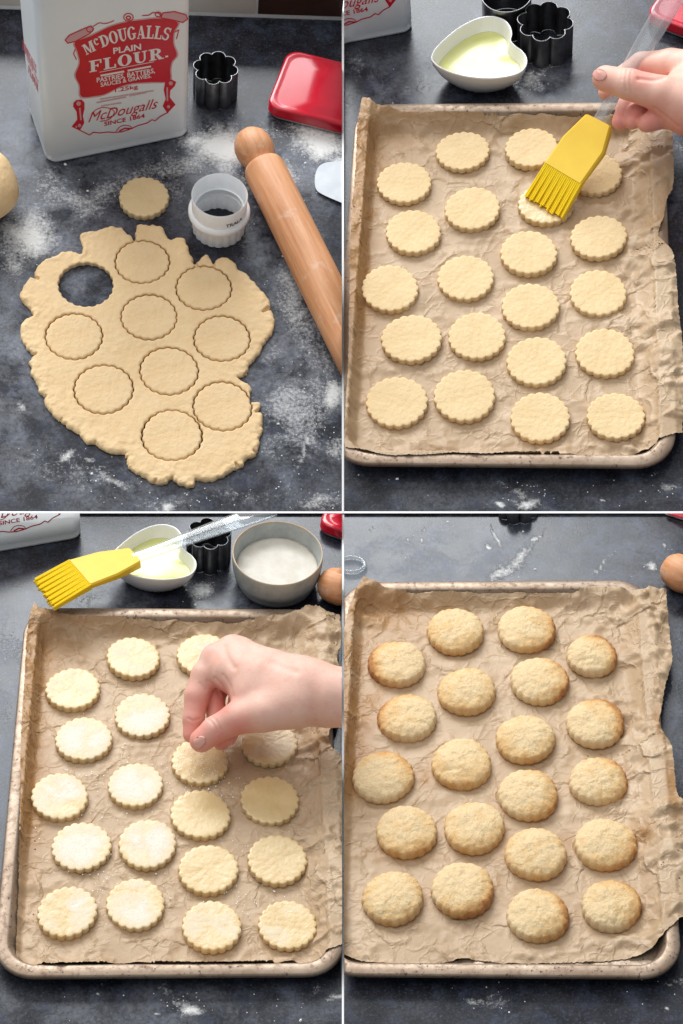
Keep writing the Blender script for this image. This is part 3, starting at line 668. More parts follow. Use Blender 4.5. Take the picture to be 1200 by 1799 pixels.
# ------------------------------------------------------------------ rolled dough with cut rounds
def scallop(n, amp, seed=0):
    ph = random.Random(seed).uniform(0, 6.28)
    return lambda a: 1.0 + amp * (abs(math.cos(a * n / 2 + ph)) ** 0.72 * 2 - 1.25) + 0.008 * math.sin(2 * a + ph * 3) + 0.006 * math.sin(3 * a + ph * 5)
NSC = 20
BIS_T = 0.0067
RB = 0.0275
def biscuit_mesh(name, seed, R=RB, T=BIS_T, amp=0.040):
    n = NSC * 7; sc = scallop(NSC, amp, seed); rr = random.Random(seed); mb = MB()
    prof = [(0.985, 0.0, 1), (1.0, 0.25, 1), (1.0, 0.78, 1), (0.99, 0.92, 1), (0.968, 0.99, .95), (0.91, 1.01, .75), (0.77, 1.0, .25), (0.5, 0.985, 0), (0.25, 0.98, 0)]
    rings = []
    for f, z, w in prof:
        ring_ = []
        for i in range(n):
            a = 2 * math.pi * i / n; s = 1 + (sc(a) - 1) * w; x, y = f * s * math.cos(a), f * s * math.sin(a)
            dz = 0.05 * (vn(x * 2.2 + seed, y * 2.2, seed) - .5) + 0.06 * (vn(x * 7 + seed, y * 7, seed) - .5) if z > 0.9 else 0
            ring_.append((x * R, y * R, T * (z + dz)))
        rings.append(ring_)
    mb.loft(rings, True, True, False); b = len(mb.v) - n
    mb.v.append((0, 0, T * 0.98)); c = len(mb.v) - 1
    for i in range(n): mb.f.append((b + i, b + (i + 1) % n, c))
    m = mb.mesh(name); sharp(m, 60)
    a = m.attributes.new('top', 'FLOAT', 'POINT'); a.data.foreach_set('value', np.array([float(0.30 + .70 * smooth(.93, .66, math.hypot(v[0], v[1]) / R)) if v[2] > T * 0.9 else 0.05 for v in mb.v], np.float32))
    return m
RAW = [biscuit_mesh('raw_biscuit', s) for s in range(1, 6)]
def radius_for(p, x, y, wpx, h): return ((P(p, x + wpx / 2, y, h) - P(p, x - wpx / 2, y, h)).length) / 2
def biscuit(p, x, y, wpx, z, mesh, mat, label, group, rz=None, T=BIS_T, name='biscuit'):
    r = radius_for(p, x, y, wpx, z + T) / 1.012; q = P(p, x, y, z + T); q.z = z
    m2 = mesh
    o = bpy.data.objects.new(name, m2); COL.objects.link(o)
    if not m2.materials: m2.materials.append(mat)
    ov = random.uniform(.972, 1.03); place(o, p, q, random.uniform(0, 6.28) if rz is None else rz, Matrix.Diagonal((r / RB * ov, r / RB / ov, random.uniform(.86, 1.1), 1)) @ Matrix.Rotation(random.uniform(-.018, .018), 4, 'X'))
    return tag(o, label, 'biscuit', group)

DT = 0.0056
outline = [(140, 420), (150, 408), (165, 404), (185, 402), (200, 398), (215, 402), (228, 412), (236, 417), (238, 405), (245, 396), (262, 395), (285, 400), (292, 412), (302, 420), (320, 420), (333, 440), (342, 459), (352, 455), (366, 446), (374, 458), (382, 455), (395, 450), (410, 458), (425, 475), (440, 490), (455, 505), (468, 520), (476, 540), (481, 555), (482, 575), (476, 590), (466, 602), (456, 620), (446, 636), (434, 644), (438, 656), (422, 664), (436, 674), (441, 690), (441, 706), (455, 708), (460, 725), (462, 745), (457, 765), (455, 790), (450, 801), (432, 808), (425, 818), (405, 830), (390, 839), (370, 845), (350, 846), (342, 855), (330, 856), (310, 848), (300, 842), (285, 850), (270, 848), (255, 840), (240, 832), (228, 820), (220, 808), (214, 797), (195, 795), (175, 788), (165, 783), (150, 775), (140, 765), (125, 755), (108, 745), (100, 736), (85, 718), (75, 704), (68, 690), (64, 674), (58, 660), (53, 640), (57, 622), (46, 612), (40, 595), (37, 580), (40, 566), (58, 552), (52, 542), (37, 524), (38, 512), (46, 495), (60, 485), (59, 478), (66, 465), (80, 455), (95, 452), (105, 443), (115, 441), (130, 443), (143, 444), (143, 432)]
ol = catmull(outline, 4)
ol2 = []
for k, q in enumerate(ol):
    j1 = float(fbm(q[0] / 9 + 3, q[1] / 9, 3, 5)) - .44; j2 = float(fbm(q[0] / 9 + 60, q[1] / 9, 3, 8)) - .44
    ol2.append((q[0] + 11 * j1 + random.uniform(-.8, .8), q[1] + 9 * j2 + random.uniform(-.7, .7)))
oc = P(1, 262, 620); oc.z = 0
OUT = [np.array((P(1, x, y, DT * .6) - oc)[:2]) for x, y in ol2]
def offset_poly(pts, d):
    n = len(pts); out = []
    ar = sum(pts[i][0] * pts[(i + 1) % n][1] - pts[(i + 1) % n][0] * pts[i][1] for i in range(n))
    s = 1 if ar > 0 else -1
    for i in range(n):
        t = pts[(i + 2) % n] - pts[i - 2]; t = t / (np.linalg.norm(t) + 1e-9); out.append(pts[i] + s * np.array((-t[1], t[0])) * d)
    return out
rounds = [(250, 459, 95), (358, 505, 97), (262, 556, 98), (390, 594, 98), (130, 590, 100), (297, 651, 102), (182, 683, 104), (391, 713, 103), (302, 764, 106)]
hole = (151, 499, 95)
def poly_sd(X, Y, pts):              # signed distance to a closed outline, negative inside
    d = np.full(X.shape, 9.0); ins = np.zeros(X.shape, bool); n = len(pts)
    for k in range(n):
        a, b = pts[k], pts[(k + 1) % n]; e = b - a; wx, wy = X - a[0], Y - a[1]
        t = np.clip((wx * e[0] + wy * e[1]) / (e @ e + 1e-12), 0, 1); d = np.minimum(d, (wx - t * e[0]) ** 2 + (wy - t * e[1]) ** 2)
        c = (a[1] > Y) != (b[1] > Y); ins ^= c & (X < (b[0] - a[0]) * (Y - a[1]) / (b[1] - a[1] + 1e-15) + a[0])
    return np.where(ins, -1, 1) * np.sqrt(d)
vx = 0.00078
lo2 = np.min(OUT, 0) - .006; hi2 = np.max(OUT, 0) + .006
gx, gy = np.arange(lo2[0], hi2[0], vx), np.arange(lo2[1], hi2[1], vx); GX, GY = np.meshgrid(gx, gy, indexing='ij')
so = poly_sd(GX, GY, OUT) + 0.0026 * (fbm(GX * 260 + 9, GY * 260 + 7, 3, 31) - .44)
sh = np.full(GX.shape, -9.0)
for k, (x, y, w) in enumerate(rounds + [hole]):
    c = P(1, x, y, DT) - oc; r = radius_for(1, x, y, w, DT) + .0004; a = np.arctan2(GY - c.y, GX - c.x)
    ph = random.Random(200 + k).uniform(0, 6.28); am = 0.028
    rs_ = r * (1.0 + am * (np.abs(np.cos(a * NSC / 2 + ph)) ** 0.72 * 2 - 1.25) + 0.008 * np.sin(2 * a + ph) + 0.006 * np.sin(3 * a + ph * 5))
    sh = np.maximum(sh, rs_ - np.hypot(GX - c.x, GY - c.y))
ck = np.full(GX.shape, 9.0)
for x0, y0, x1, y1 in ((33, 528, 57, 551), (436, 652, 425, 664), (235, 412, 237, 424), (341, 458, 348, 468), (374, 452, 377, 466), (216, 806, 224, 800), (163, 786, 168, 774), (300, 848, 303, 838), (344, 852, 345, 840), (70, 698, 80, 694), (52, 622, 64, 620), (462, 716, 450, 722), (455, 796, 446, 790), (420, 822, 414, 812), (270, 852, 274, 842), (100, 742, 108, 734), (472, 540, 462, 546), (58, 484, 68, 488)):
    A, B = np.array((P(1, x0, y0, DT) - oc)[:2]), np.array((P(1, x1, y1, DT) - oc)[:2]); e = B - A; t = np.clip(((GX - A[0]) * e[0] + (GY - A[1]) * e[1]) / (e @ e), 0, 1)
    ck = np.minimum(ck, np.hypot(GX - A[0] - t * e[0], GY - A[1] - t * e[1]) - 0.0011 * (1 - t))
eo = np.clip(-so / 0.0042, 0, 1); eh = np.clip(-sh / 0.0013, 0, 1)
ew = np.exp(-np.clip(-so, 0, 1) / .011)
topz = DT * (0.42 + 0.58 * np.sqrt(1 - (1 - eo) ** 2)) * (0.80 + 0.20 * np.sqrt(1 - (1 - eh) ** 2))
topz = topz + DT * (0.16 * (fbm(GX * 45 + 5, GY * 45, 3, 41) - .44) + ew * 0.75 * (fbm(GX * 190 + 5, GY * 190, 3, 43) - .46) + 0.07 * (fbm(GX * 260, GY * 260 + 4, 2, 47) - .4))
topz = np.minimum(topz, 0.0009 + np.maximum(ck, 0) * 3.0) if False else topz - DT * .75 * np.exp(-(np.maximum(ck, 0) / .0009) ** 2)
s2 = np.maximum(so, sh)
gz = np.arange(-0.0012, DT * 1.45, vx)
F3 = np.maximum(np.maximum(gz[None, None, :] - topz[..., None], s2[..., None]), 0.0002 - gz[None, None, :])
Vd, Qd = surface_nets(F3, np.array((gx[0], gy[0], gz[0])), vx)
dm = bpy.data.meshes.new('rolled_dough'); dm.from_pydata([tuple(v) for v in Vd], [], [tuple(int(i) for i in q) for q in Qd])
bm = bmesh.new(); bm.from_mesh(dm)
for _ in range(2): bmesh.ops.smooth_vert(bm, verts=bm.verts, factor=0.35, use_axis_x=True, use_axis_y=True, use_axis_z=True)
isl = []; seen = set()                # drop stray crumbs that came loose from the sheet
for v in bm.verts:
    if v in seen: continue
    st_ = [v]; comp = []; seen.add(v)
    while st_:
        q_ = st_.pop(); comp.append(q_)
        for e_ in q_.link_edges:
            o_ = e_.other_vert(q_)
            if o_ not in seen: seen.add(o_); st_.append(o_)
    isl.append(comp)
isl.sort(key=len)
for comp in isl[:-1]: bmesh.ops.delete(bm, geom=comp, context='VERTS')
bmesh.ops.recalc_face_normals(bm, faces=bm.faces); bm.to_mesh(dm); bm.free()
dm.polygons.foreach_set('use_smooth', [True] * len(dm.polygons))
dough = mobj('rolled_dough', dm, M['dough']); place(dough, 1, oc)
tag(dough, 'flat ragged sheet of rolled dough stamped with fluted rounds', 'dough')
for k, (x, y, w) in enumerate(rounds):       # the rounds still lying in the sheet
    rr = random.Random(900 + k); n = 126; sc = scallop(NSC, 0.028, 200 + k); mb = MB(); r = radius_for(1, x, y, w, DT) - 0.0007
    c = P(1, x, y, DT); c.z = 0.0003
    rings = []
    for f, z, inn in ((1, 0, 0), (1, .62, 0), (1, .86, 0.0004), (1, .97, 0.0011), (1, 1.0, .0022), (.8, 1.0, 0), (.45, 1.0, 0)):
        rings.append([((r * f * sc(2 * math.pi * i / n) - inn) * math.cos(2 * math.pi * i / n), (r * f * sc(2 * math.pi * i / n) - inn) * math.sin(2 * math.pi * i / n), (DT - .0003) * (z + (0.03 if k == 6 and z > .5 else 0))) for i in range(n)])
    mb.loft(rings)
    o = mobj('dough_round', sharp(mb.mesh('dough_round'), 40), M['dough']); place(o, 1, c)
    tag(o, 'fluted round cut but still lying in the rolled dough sheet', 'dough round', 'rounds cut in the dough sheet')
biscuit(1, 253, 345, 88, 0.0004, RAW[0], M['raw'], 'single cut dough round lying apart on the floured worktop', None, name='dough_round')['category'] = 'dough round'
RAWD = RAW[0]

# loose dough ball at the edge
mb = MB(); n = 40
rings = []
for k in range(1, 20):
    ph = math.pi * k / 20; rings.append([((.036 + .002 * math.sin(3 * a + ph * 2)) * math.sin(ph) * math.cos(a) * 1.05, (.036 + .0015 * math.cos(2 * a + 1)) * math.sin(ph) * math.sin(a) * 1.15, .030 * (1 - math.cos(ph))) for a in [2 * math.pi * i / n for i in range(n)]])
mb.loft(rings)
ball = mobj('dough_ball', mb.mesh('dough_ball'), M['dough']); q = P(1, -38, 325, 0.030); q.z = 0; place(ball, 1, q)
tag(ball, 'lump of uncut pale dough beside the rolled sheet', 'dough')

# ------------------------------------------------------------------ rolling pins
def rolling_pin(p, knob, end, label, side=None, R=0.0205, end_t=1.0):
    a = P(p, *knob, R); b = P(p, *end, R); d = b - a; L = d.length * end_t
    root = thing('rolling_pin', p, a, 0, label, 'rolling pin', 'rolling pins')
    rot = d.to_track_quat('Z', 'Y').to_matrix().to_4x4(); root.matrix_world = PW[p] @ Matrix.Translation((a.x, a.y, R + 0.0004)) @ rot
    kp = [(0.0005, -.0215), (.006, -.0212), (.012, -.0185), (.0165, -.013), (.019, -.005), (.0193, .003), (.0178, .010), (.0148, .0155), (.0128, .019), (.0128, .022)]
    bp = [(.0128, .0222), (.0165, .0226), (.0193, .0245), (R, .029), (R, L * .3), (R, L * .5), (R, L * .75), (R, L)]
    k_ = mobj('knob', MB().lathe(kp, 40, cap0=True, cap1=True).mesh('knob'), M['wood'], root)
    b_ = mobj('barrel', sharp(MB().lathe(bp, 48, cap0=True, cap1=True).mesh('barrel'), 50), M['wood'], root)
    if side:
        for o in (k_, b_): cut(o, p, side)
    return root
rolling_pin(1, (447, 262), (668, 712), 'wooden rolling pin dusted with flour lying beside the dough', 'right')

# ------------------------------------------------------------------ fluted plastic cutter
def plastic_cutter():
    c = P(1, 383, 402, 0); rt = (P(1, 436, 345, .048) - P(1, 336, 345, .048)).length / 2
    c = P(1, 386, 343, 0.048); c.z = 0
    root = thing('pastry_cutter', 1, c, 0.3, 'white plastic fluted pastry cutter standing open beside the rolling pin', 'cutter')
    r = rt
    fl = lambda a, z: 1 + 0.022 * (abs(math.cos(a * 10)) * 2 - 1)
    mb = MB()
    mb.lathe([(r * .86, .021), (r * .845, .0006), (r * .86, .0004), (r * .935, .0005), (r * .95, .0215)], 160, mod=fl)
    mobj('fluted_edge', sharp(mb.mesh('fluted_edge'), 60), M['plastic'], root)
    mobj('flange', sharp(MB().lathe([(r * .84, .0216), (r * 1.08, .0216), (r * 1.105, .0235), (r * 1.10, .0262), (r * 1.05, .0285), (r * .985, .029), (r * .84, .029)], 96).mesh('flange'), 50), M['plastic'], root)
    mobj('collar', sharp(MB().lathe([(r * .90, .0288), (r * .955, .048), (r * .975, .0488), (r * .995, .048), (r * .975, .0288)], 96).mesh('collar'), 60), M['plastic'], root)
    mb = MB(); polys = font_polys('TRALA', 0.02)
    rs = lambda z: r * (.976 + (z - .0288) / .0192 * .02)
    for q in polys:
        vs = []
        for s, t in q:
            a = -1.35 + 0.72 * s - 0.3; z = .0315 + t * .0045; vs.append(((rs(z) + .0002) * math.cos(a), (rs(z) + .0002) * math.sin(a), z))
        mb.add(vs, [tuple(range(len(vs)))])
    mobj('lettering', mb.mesh('lettering', False), M['print_dark'], root)
plastic_cutter()

# ------------------------------------------------------------------ steel cutters
def flower_cutter(p, x, y, rpx, label, side=None, H=0.038, rz=0.2):
    c = P(p, x, y, H); c.z = 0.0004; R = radius_for(p, x, y, rpx * 2, H)
    root = thing('flower_cutter', p, c, rz, label, 'cutter', 'steel cutters')
    n = 192; petal = lambda a: 0.80 + 0.20 * abs(math.sin(a * 4)) ** 0.7
    ringz = lambda off, z: [((R * petal(2 * math.pi * i / n) + off) * math.cos(2 * math.pi * i / n), (R * petal(2 * math.pi * i / n) + off) * math.sin(2 * math.pi * i / n), z) for i in range(n)]
    mb = MB(); mb.loft([ringz(-.0006, 0), ringz(-.0006, H), ringz(0, H), ringz(0, 0), ringz(-.0006, 0)], True, False, False)
    o = mobj('cutter_wall', sharp(mb.mesh('cutter_wall'), 50), M['steel'], root)
    t = mobj('rolled_rim', MB().tube([(*q[:2], H) for q in ringz(-.0003, 0)] + [(*ringz(-.0003, 0)[0][:2], H)], 0.00055, 6, False).mesh('rolled_rim'), M['steel'], o)
    if side: cut(o, p, side); cut(t, p, side)
    return root
flower_cutter(1, 379, 120, 40, 'small flower shaped steel cutter half hidden behind the flour tin')
flower_cutter(2, 958, 38, 50, 'flower shaped steel cutter standing between heart bowl and brush handle')
flower_cutter(3, 367, 938, 40, 'dark flower shaped steel cutter behind the clear handle lying over heart bowl', 'top', rz=.5)
flower_cutter(4, 910, 852, 38, 'base of a steel flower cutter standing behind tray of baked biscuits', 'top', rz=.1)
def round_cutter(p, x, y, rpx, label, H=0.042):
    c = P(p, x, y, H); c.z = 0.0004; R = radius_for(p, x, y, rpx * 2, H)
    root = thing('round_cutter', p, c, 0, label, 'cutter', 'steel cutters')
    mobj('cutter_wall', sharp(MB().lathe([(R * .97, 0), (R * .985, H), (R, H), (R * .985, 0), (R * .97, 0)], 64).mesh('cutter_wall'), 50), M['steel'], root)
    mobj('rolled_rim', MB().tube([(R * math.cos(2 * math.pi * i / 64), R * math.sin(2 * math.pi * i / 64), H) for i in range(65)], .0007, 6, False).mesh('rolled_rim'), M['steel'], root)
round_cutter(2, 890, -9, 44, 'plain round steel cutter standing behind the heart bowl')

# ------------------------------------------------------------------ red tins
def red_tin(p, front, along, label, side, w=0.125, d=0.083, h=0.0165):
    a = P(p, *front); b = P(p, *along); rz = math.atan2((b - a).y, (b - a).x)
    root = thing('red_tin', p, a, rz, label, 'tin', 'red lidded tins')
    rr = lambda g, z: [(x, y, z) for x, y in rounded_rect(g, w - g, g, d - g, 0.013, 8)]
    parts = [mobj('tin_base', sharp(MB().loft([rr(.003, .0003), rr(.0012, .0016), rr(.0012, h * .42)]).mesh('tin_base'), 50), M['tin_edge'], root),
             mobj('tin_lid', sharp(MB().loft([rr(.0006, h * .24), rr(0.0, h * .28), rr(-.0005, h * .36), rr(0.0, h * .42), rr(0.0, h * .86), rr(.0008, h * .95), rr(.0022, h), rr(.0045, h), rr(.0060, h * .965), rr(.0075, h * .965), rr(.02, h * .97)]).mesh('tin_lid'), 60), M['red_tin'], root)]
    for s in side: 
        for o in parts: cut(o, p, s)
    return root
red_tin(1, (466, 206), (600, 240), 'shallow red lidded tin lying behind the rolling pin', ['right'])
red_tin(2, (1132, 45), (1200, 70), 'red lidded tin seen behind the clear brush handle', [])
red_tin(3, (556, 937), (600, 952), 'corner of a red lidded tin beyond the sugar pot', ['right', 'top'])
red_tin(4, (1128, 894), (1200, 917), 'edge of a red lidded tin behind the baked biscuits', ['top'])

# translucent scraper at the divider
sc_o = catmull([(556, 300), (553, 318), (556, 333), (568, 342), (600, 356), (640, 372), (640, 290), (590, 284), (566, 288)], 6)
c0 = P(1, 600, 330)
mb = MB(); rg = [[P(1, x, y, z) - c0 for x, y in sc_o] for z in (0.0006, 0.003)]; mb.loft([[(v.x, v.y, .0006) for v in rg[0]], [(v.x, v.y, .003) for v in rg[1]]])
scr = mobj('dough_scraper', sharp(mb.mesh('dough_scraper'), 40), M['scraper']); place(scr, 1, c0); cut(scr, 1, 'right')
tag(scr, 'pale frosted plastic dough scraper lying in flour beyond rolling pin', 'scraper')

# ------------------------------------------------------------------ baking trays and parchment
RIM = 0.018
class Tray: pass
def baking_tray(p, TL, TR, BR, BL, label, side):
    c = [P(p, *q, RIM) for q in (TL, TR, BR, BL)]
    ctr = (c[0] + c[1] + c[2] + c[3]) / 4; ctr.z = 0
    ex = ((c[1] - c[0]) + (c[2] - c[3])); rz = math.atan2(ex.y, ex.x); w = ex.length / 2; l = ((c[0] - c[3]) + (c[1] - c[2])).length / 2
    t = Tray(); t.c, t.rz, t.w, t.l, t.p = ctr, rz, w, l, p; t.R = 0.036
    def rg(inset, z): return [(x, y, z) for x, y in rounded_rect(-w / 2 + inset, w / 2 - inset, -l / 2 + inset, l / 2 - inset, max(0.012, t.R - inset * .8), 10)]
    prof = [(.060, .0012), (.0205, .0012), (.0185, .0020), (.0128, .0166), (.0115, .0178), (.0100, .0182), (.006, .0184), (.0018, .0181), (.0004, .0172), (0, .0158), (.0004, .0130), (.0016, .0124), (.0035, .0140), (.0125, .0152), (.0140, .0140), (.0196, .0004), (.060, .0003)]
    o = mobj('baking_tray', sharp(MB().loft([rg(*q) for q in prof]).mesh('baking_tray'), 60), M['tray']); place(o, p, ctr, rz)
    for s in side: cut(o, p, s)
    tag(o, label, 'baking tray', 'baking trays'); t.o = o; return t
def tray_inset(t, u, v):          # distance inside the tray's outer edge (numpy)
    dx, dy = u - t.c.x, v - t.c.y; a = -t.rz
    x = np.abs(dx * math.cos(a) - dy * math.sin(a)) - (t.w / 2 - t.R); y = np.abs(dx * math.sin(a) + dy * math.cos(a)) - (t.l / 2 - t.R)
    return -(np.sqrt(np.maximum(x, 0) ** 2 + np.maximum(y, 0) ** 2) + np.minimum(np.maximum(x, y), 0) - t.R)
def unproj_np(p, X, Y, H):
    e = np.array(EYE[p]); R = np.array(PINV[p].to_3x3())
    d = np.stack([(X - CX) / F, -(Y - CY) / F, -np.ones_like(X)], -1) @ R.T
    t = (H - e[2]) / d[..., 2]
    return e[0] + d[..., 0] * t, e[1] + d[..., 1] * t
def polyline(pts, n):
    pts = np.array(catmull(pts, 6, False)); d = np.r_[0, np.cumsum(np.linalg.norm(np.diff(pts, axis=0), axis=1))]; s = np.linspace(0, d[-1], n)
    return np.stack([np.interp(s, d, pts[:, 0]), np.interp(s, d, pts[:, 1])], -1)
PAPER = {}
def parchment(t, top, right, bottom, left, label, stain_shades, sides, seed):
    p = t.p; nu, nv = 230, 270; stain_shades = [(a, b, c * 1.6, d * 1.4, e, min(1, f * 1.25)) for a, b, c, d, e, f in stain_shades]
    rr = np.random.RandomState(seed)
    def base_h(u, v):
        ins = tray_inset(t, u, v)
        b = 0.0019 + 0.0168 * (1 - smooth(0.0105, 0.0235, ins)) + 0.0012 * smooth(0.012, 0.0, ins) - np.clip(-ins, 0, .05) * 0.30
        dx_, dy_ = u - t.c.x, v - t.c.y; xr = t.w / 2 - (dx_ * math.cos(-t.rz) - dy_ * math.sin(-t.rz)); yb = t.l / 2 - (dx_ * math.sin(-t.rz) + dy_ * math.cos(-t.rz))
        lift = np.where(ins > 0.010, 0.0019 + 0.0172 * (1 - smooth(0.006, 0.040, xr)) ** 1.3, 0); lift2 = np.where(ins > 0.010, 0.0019 + 0.0165 * (1 - smooth(0.010, 0.034, yb)) ** 1.2, 0)
        return np.maximum(b, np.maximum(lift, lift2)), ins
    def edge(pts, n, fixed=None):
        a = polyline(pts, n); a[1:-1] += rr.uniform(-.9, .9, (n - 2, 2))
        h = np.full(n, 0.0185 if fixed is None else fixed)
        if fixed is None:
            for _ in range(30):
                u, v = unproj_np(p, a[:, 0], a[:, 1], h); h = h * .75 + .25 * base_h(u, v)[0]
        u, v = unproj_np(p, a[:, 0], a[:, 1], h); return np.stack([u, v], -1)
    T, B_, L, R = edge(top, nu), edge(bottom, nu, 0.019), edge(left, nv), edge(right, nv)
    L[0], R[0], L[-1], R[-1] = T[0], T[-1], B_[0], B_[-1]
    s = np.linspace(0, 1, nu)[None, :, None]; q = np.linspace(0, 1, nv)[:, None, None]
    C = (1 - q) * T[None] + q * B_[None] + (1 - s) * L[:, None] + s * R[:, None] - ((1 - s) * (1 - q) * T[0] + s * (1 - q) * T[-1] + (1 - s) * q * B_[0] + s * q * B_[-1])
    u, v = C[..., 0], C[..., 1]
    S2 = np.broadcast_to(s[..., 0], u.shape); Q2 = np.broadcast_to(q[..., 0], u.shape)
    base, ins = base_h(u, v)
    wgt = 0.46 + 1.25 * smooth(0.72, 0.92, S2) + 0.45 * smooth(0.10, 0.0, S2) + 0.7 * smooth(0.17, 0.02, Q2) + .55 * smooth(0.90, 1.0, Q2)
    wu = u + 0.010 * (fbm(u * 40, v * 40, 3, seed) - .5); wv = v + 0.010 * (fbm(u * 40 + 9, v * 40, 3, seed + 1) - .5)
    cr = 0.15 * (worley(wu, wv * 1.5, 0.042, seed) - .030) + 0.24 * (worley(wu * 1.15, wv * 1.3, 0.018, seed + 3) - .0125) - 0.20 * (worley(wu, wv * 1.2, 0.0085, seed + 7) - 0.006)
    cr = cr + 0.0016 * (1 - np.abs(np.sin(v * 70 + u * 14 + 5 * fbm(u * 14, v * 7, 3, seed + 4)))) ** 3 * smooth(.38, .6, fbm(u * 15, v * 15, 3, seed + 12))
    flap = smooth(0.016, -0.004, ins)
    z = base + np.clip(cr * wgt, -0.0016, 0.005) + 0.007 * flap * (fbm(u * 45, v * 45, 3, seed + 8) - .35)
    z = z + 0.007 * np.exp(-(((S2) / .07) ** 2 + ((Q2) / .045) ** 2))
    H = np.maximum(z, np.where(ins > 0, 0.0020, 0.0012))
    lip = (ins > -0.0015) & (ins < 0.0145); H = np.where(lip, np.maximum(H, 0.0196), H)
    oc_ = t.c
    mb = MB(); mb.v = list(zip((u - oc_.x).ravel(), (v - oc_.y).ravel(), H.ravel()))
    mb.f = [(j * nu + i, (j + 1) * nu + i, (j + 1) * nu + i + 1, j * nu + i + 1) for j in range(nv - 1) for i in range(nu - 1)]
    m = mb.mesh('parchment', fixn=False)
    M4 = np.array(PCAM[p]); pc = np.stack([u, v, H, np.ones_like(u)], -1) @ M4.T
    X = CX + F * pc[..., 0] / -pc[..., 2]; Y = CY - F * pc[..., 1] / -pc[..., 2]
    st = np.clip(1.9 * flour_field(X + 20 * (fbm(X / 25, Y / 25, 3, seed) - .5), Y + 20 * (fbm(X / 25, Y / 25, 3, seed + 2) - .5), stain_shades), 0, 1)
    a = m.attributes.new('stain_shade', 'FLOAT', 'POINT'); a.data.foreach_set('value', st.ravel().astype(np.float32))
    o = mobj('baking_parchment', m, M['paper']); place(o, p, oc_)
    for sd in sides: cut(o, p, sd)
    tag(o, label, 'parchment', 'sheets of baking parchment'); PAPER[p] = (X, Y, H); return o
def paper_z(p, x, y):
    X, Y, H = PAPER[p]; d = (X - x) ** 2 + (Y - y) ** 2
    return float(min(np.percentile(H[d < 34 ** 2], 75), .0048))

t2 = baking_tray(2, (618, 180), (1152, 180), (1205, 817), (586, 817), 'stained metal baking tray under the plain unbaked biscuits', ['left'])
parchment(t2, [(638, 178), (665, 191), (700, 195), (760, 197), (850, 200), (920, 203), (1000, 207), (1060, 205), (1130, 208), (1180, 216)],
          [(1180, 216), (1181, 239), (1183, 290), (1182, 328), (1172, 348), (1166, 383), (1156, 411), (1165, 423), (1180, 438), (1185, 460), (1189, 495), (1192, 540), (1198, 600), (1201, 680), (1199, 758)],
          [(606, 786), (640, 790), (667, 797), (700, 800), (760, 798), (800, 795), (850, 797), (900, 794), (960, 793), (1030, 790), (1080, 787), (1120, 780), (1150, 772), (1170, 766), (1199, 758)],
          [(638, 178), (629, 215), (626, 260), (624, 300), (620, 345), (617, 400), (615, 480), (613, 560), (612, 640), (608, 700), (606, 750), (606, 786)],
          'crumpled brown parchment under the biscuits being brushed with egg', [(630, 260, 30, 60, 0, .55), (628, 430, 18, 130, 0, .6), (690, 190, 50, 14, 10, .35), (660, 230, 50, 20, 20, .3), (1165, 390, 12, 30, 0, .3)], ['left'], 11)  # left-edge blobs paint the shade where the sheet climbs the tray wall
t3 = baking_tray(3, (38, 1068), (567, 1068), (617, 1714), (-7, 1714), 'stained metal baking tray under the sugared unbaked biscuits', ['right'])
parchment(t3, [(60, 1066), (75, 1074), (110, 1080), (180, 1085), (250, 1088), (350, 1092), (420, 1094), (445, 1089), (500, 1080), (540, 1070), (575, 1073), (597, 1081)],
          [(597, 1081), (599, 1110), (598, 1135), (592, 1160), (600, 1190), (598, 1240), (585, 1270), (577, 1295), (583, 1312), (597, 1325), (606, 1350), (612, 1400), (618, 1480), (622, 1560), (624, 1648)],
          [(28, 1674), (55, 1680), (85, 1692), (150, 1690), (230, 1687), (330, 1690), (450, 1688), (520, 1682), (560, 1673), (598, 1660), (624, 1648)],
          [(60, 1066), (48, 1110), (44, 1180), (38, 1280), (36, 1380), (34, 1480), (32, 1580), (29, 1640), (28, 1674)],
          'crumpled brown parchment under the sugared unbaked biscuits', [(52, 1150, 30, 60, 0, .6), (48, 1330, 18, 130, 0, .65), (110, 1080, 50, 14, 10, .35), (80, 1120, 50, 20, 20, .35), (570, 1300, 16, 30, 0, .3)], ['right'], 11)  # blobs down the left edge are painted shade on the rising paper
t4 = baking_tray(4, (592, 1020), (1124, 1020), (1220, 1714), (568, 1714), 'stained metal baking tray under the baked biscuits', ['left'])
parchment(t4, [(640, 1022), (655, 1026), (690, 1038), (760, 1042), (880, 1040), (1000, 1040), (1040, 1032), (1080, 1032), (1105, 1038), (1140, 1033), (1170, 1038)],
          [(1170, 1038), (1174, 1090), (1178, 1125), (1181, 1165), (1170, 1198), (1163, 1240), (1157, 1268), (1165, 1284), (1178, 1303), (1184, 1340), (1189, 1390), (1202, 1420), (1212, 1480), (1216, 1540), (1214, 1602)],
          [(582, 1655), (604, 1664), (640, 1672), (700, 1676), (780, 1672), (820, 1667), (900, 1674), (1000, 1672), (1080, 1668), (1130, 1660), (1160, 1645), (1176, 1630), (1214, 1602)],
          [(640, 1022), (622, 1048), (610, 1080), (602, 1120), (596, 1180), (590, 1300), (588, 1400), (586, 1500), (584, 1600), (582, 1655)],
          'creased brown parchment with toasted patches under the baked biscuits', [(616, 1290, 20, 60, 0, .95), (640, 1235, 24, 10, -30, .6), (745, 1365, 14, 10, 0, .35), (700, 1500, 40, 10, 0, .35), (1000, 1480, 30, 10, 10, .25), (880, 1440, 8, 50, 0, .25), (1130, 1460, 16, 14, 0, .4), (655, 1060, 50, 34, 20, .6), (612, 1360, 14, 30, 0, .7), (1160, 1270, 10, 20, 0, .5), (1180, 1380, 8, 40, -10, .5), (620, 1150, 16, 30, 0, .4)], ['left'], 23)

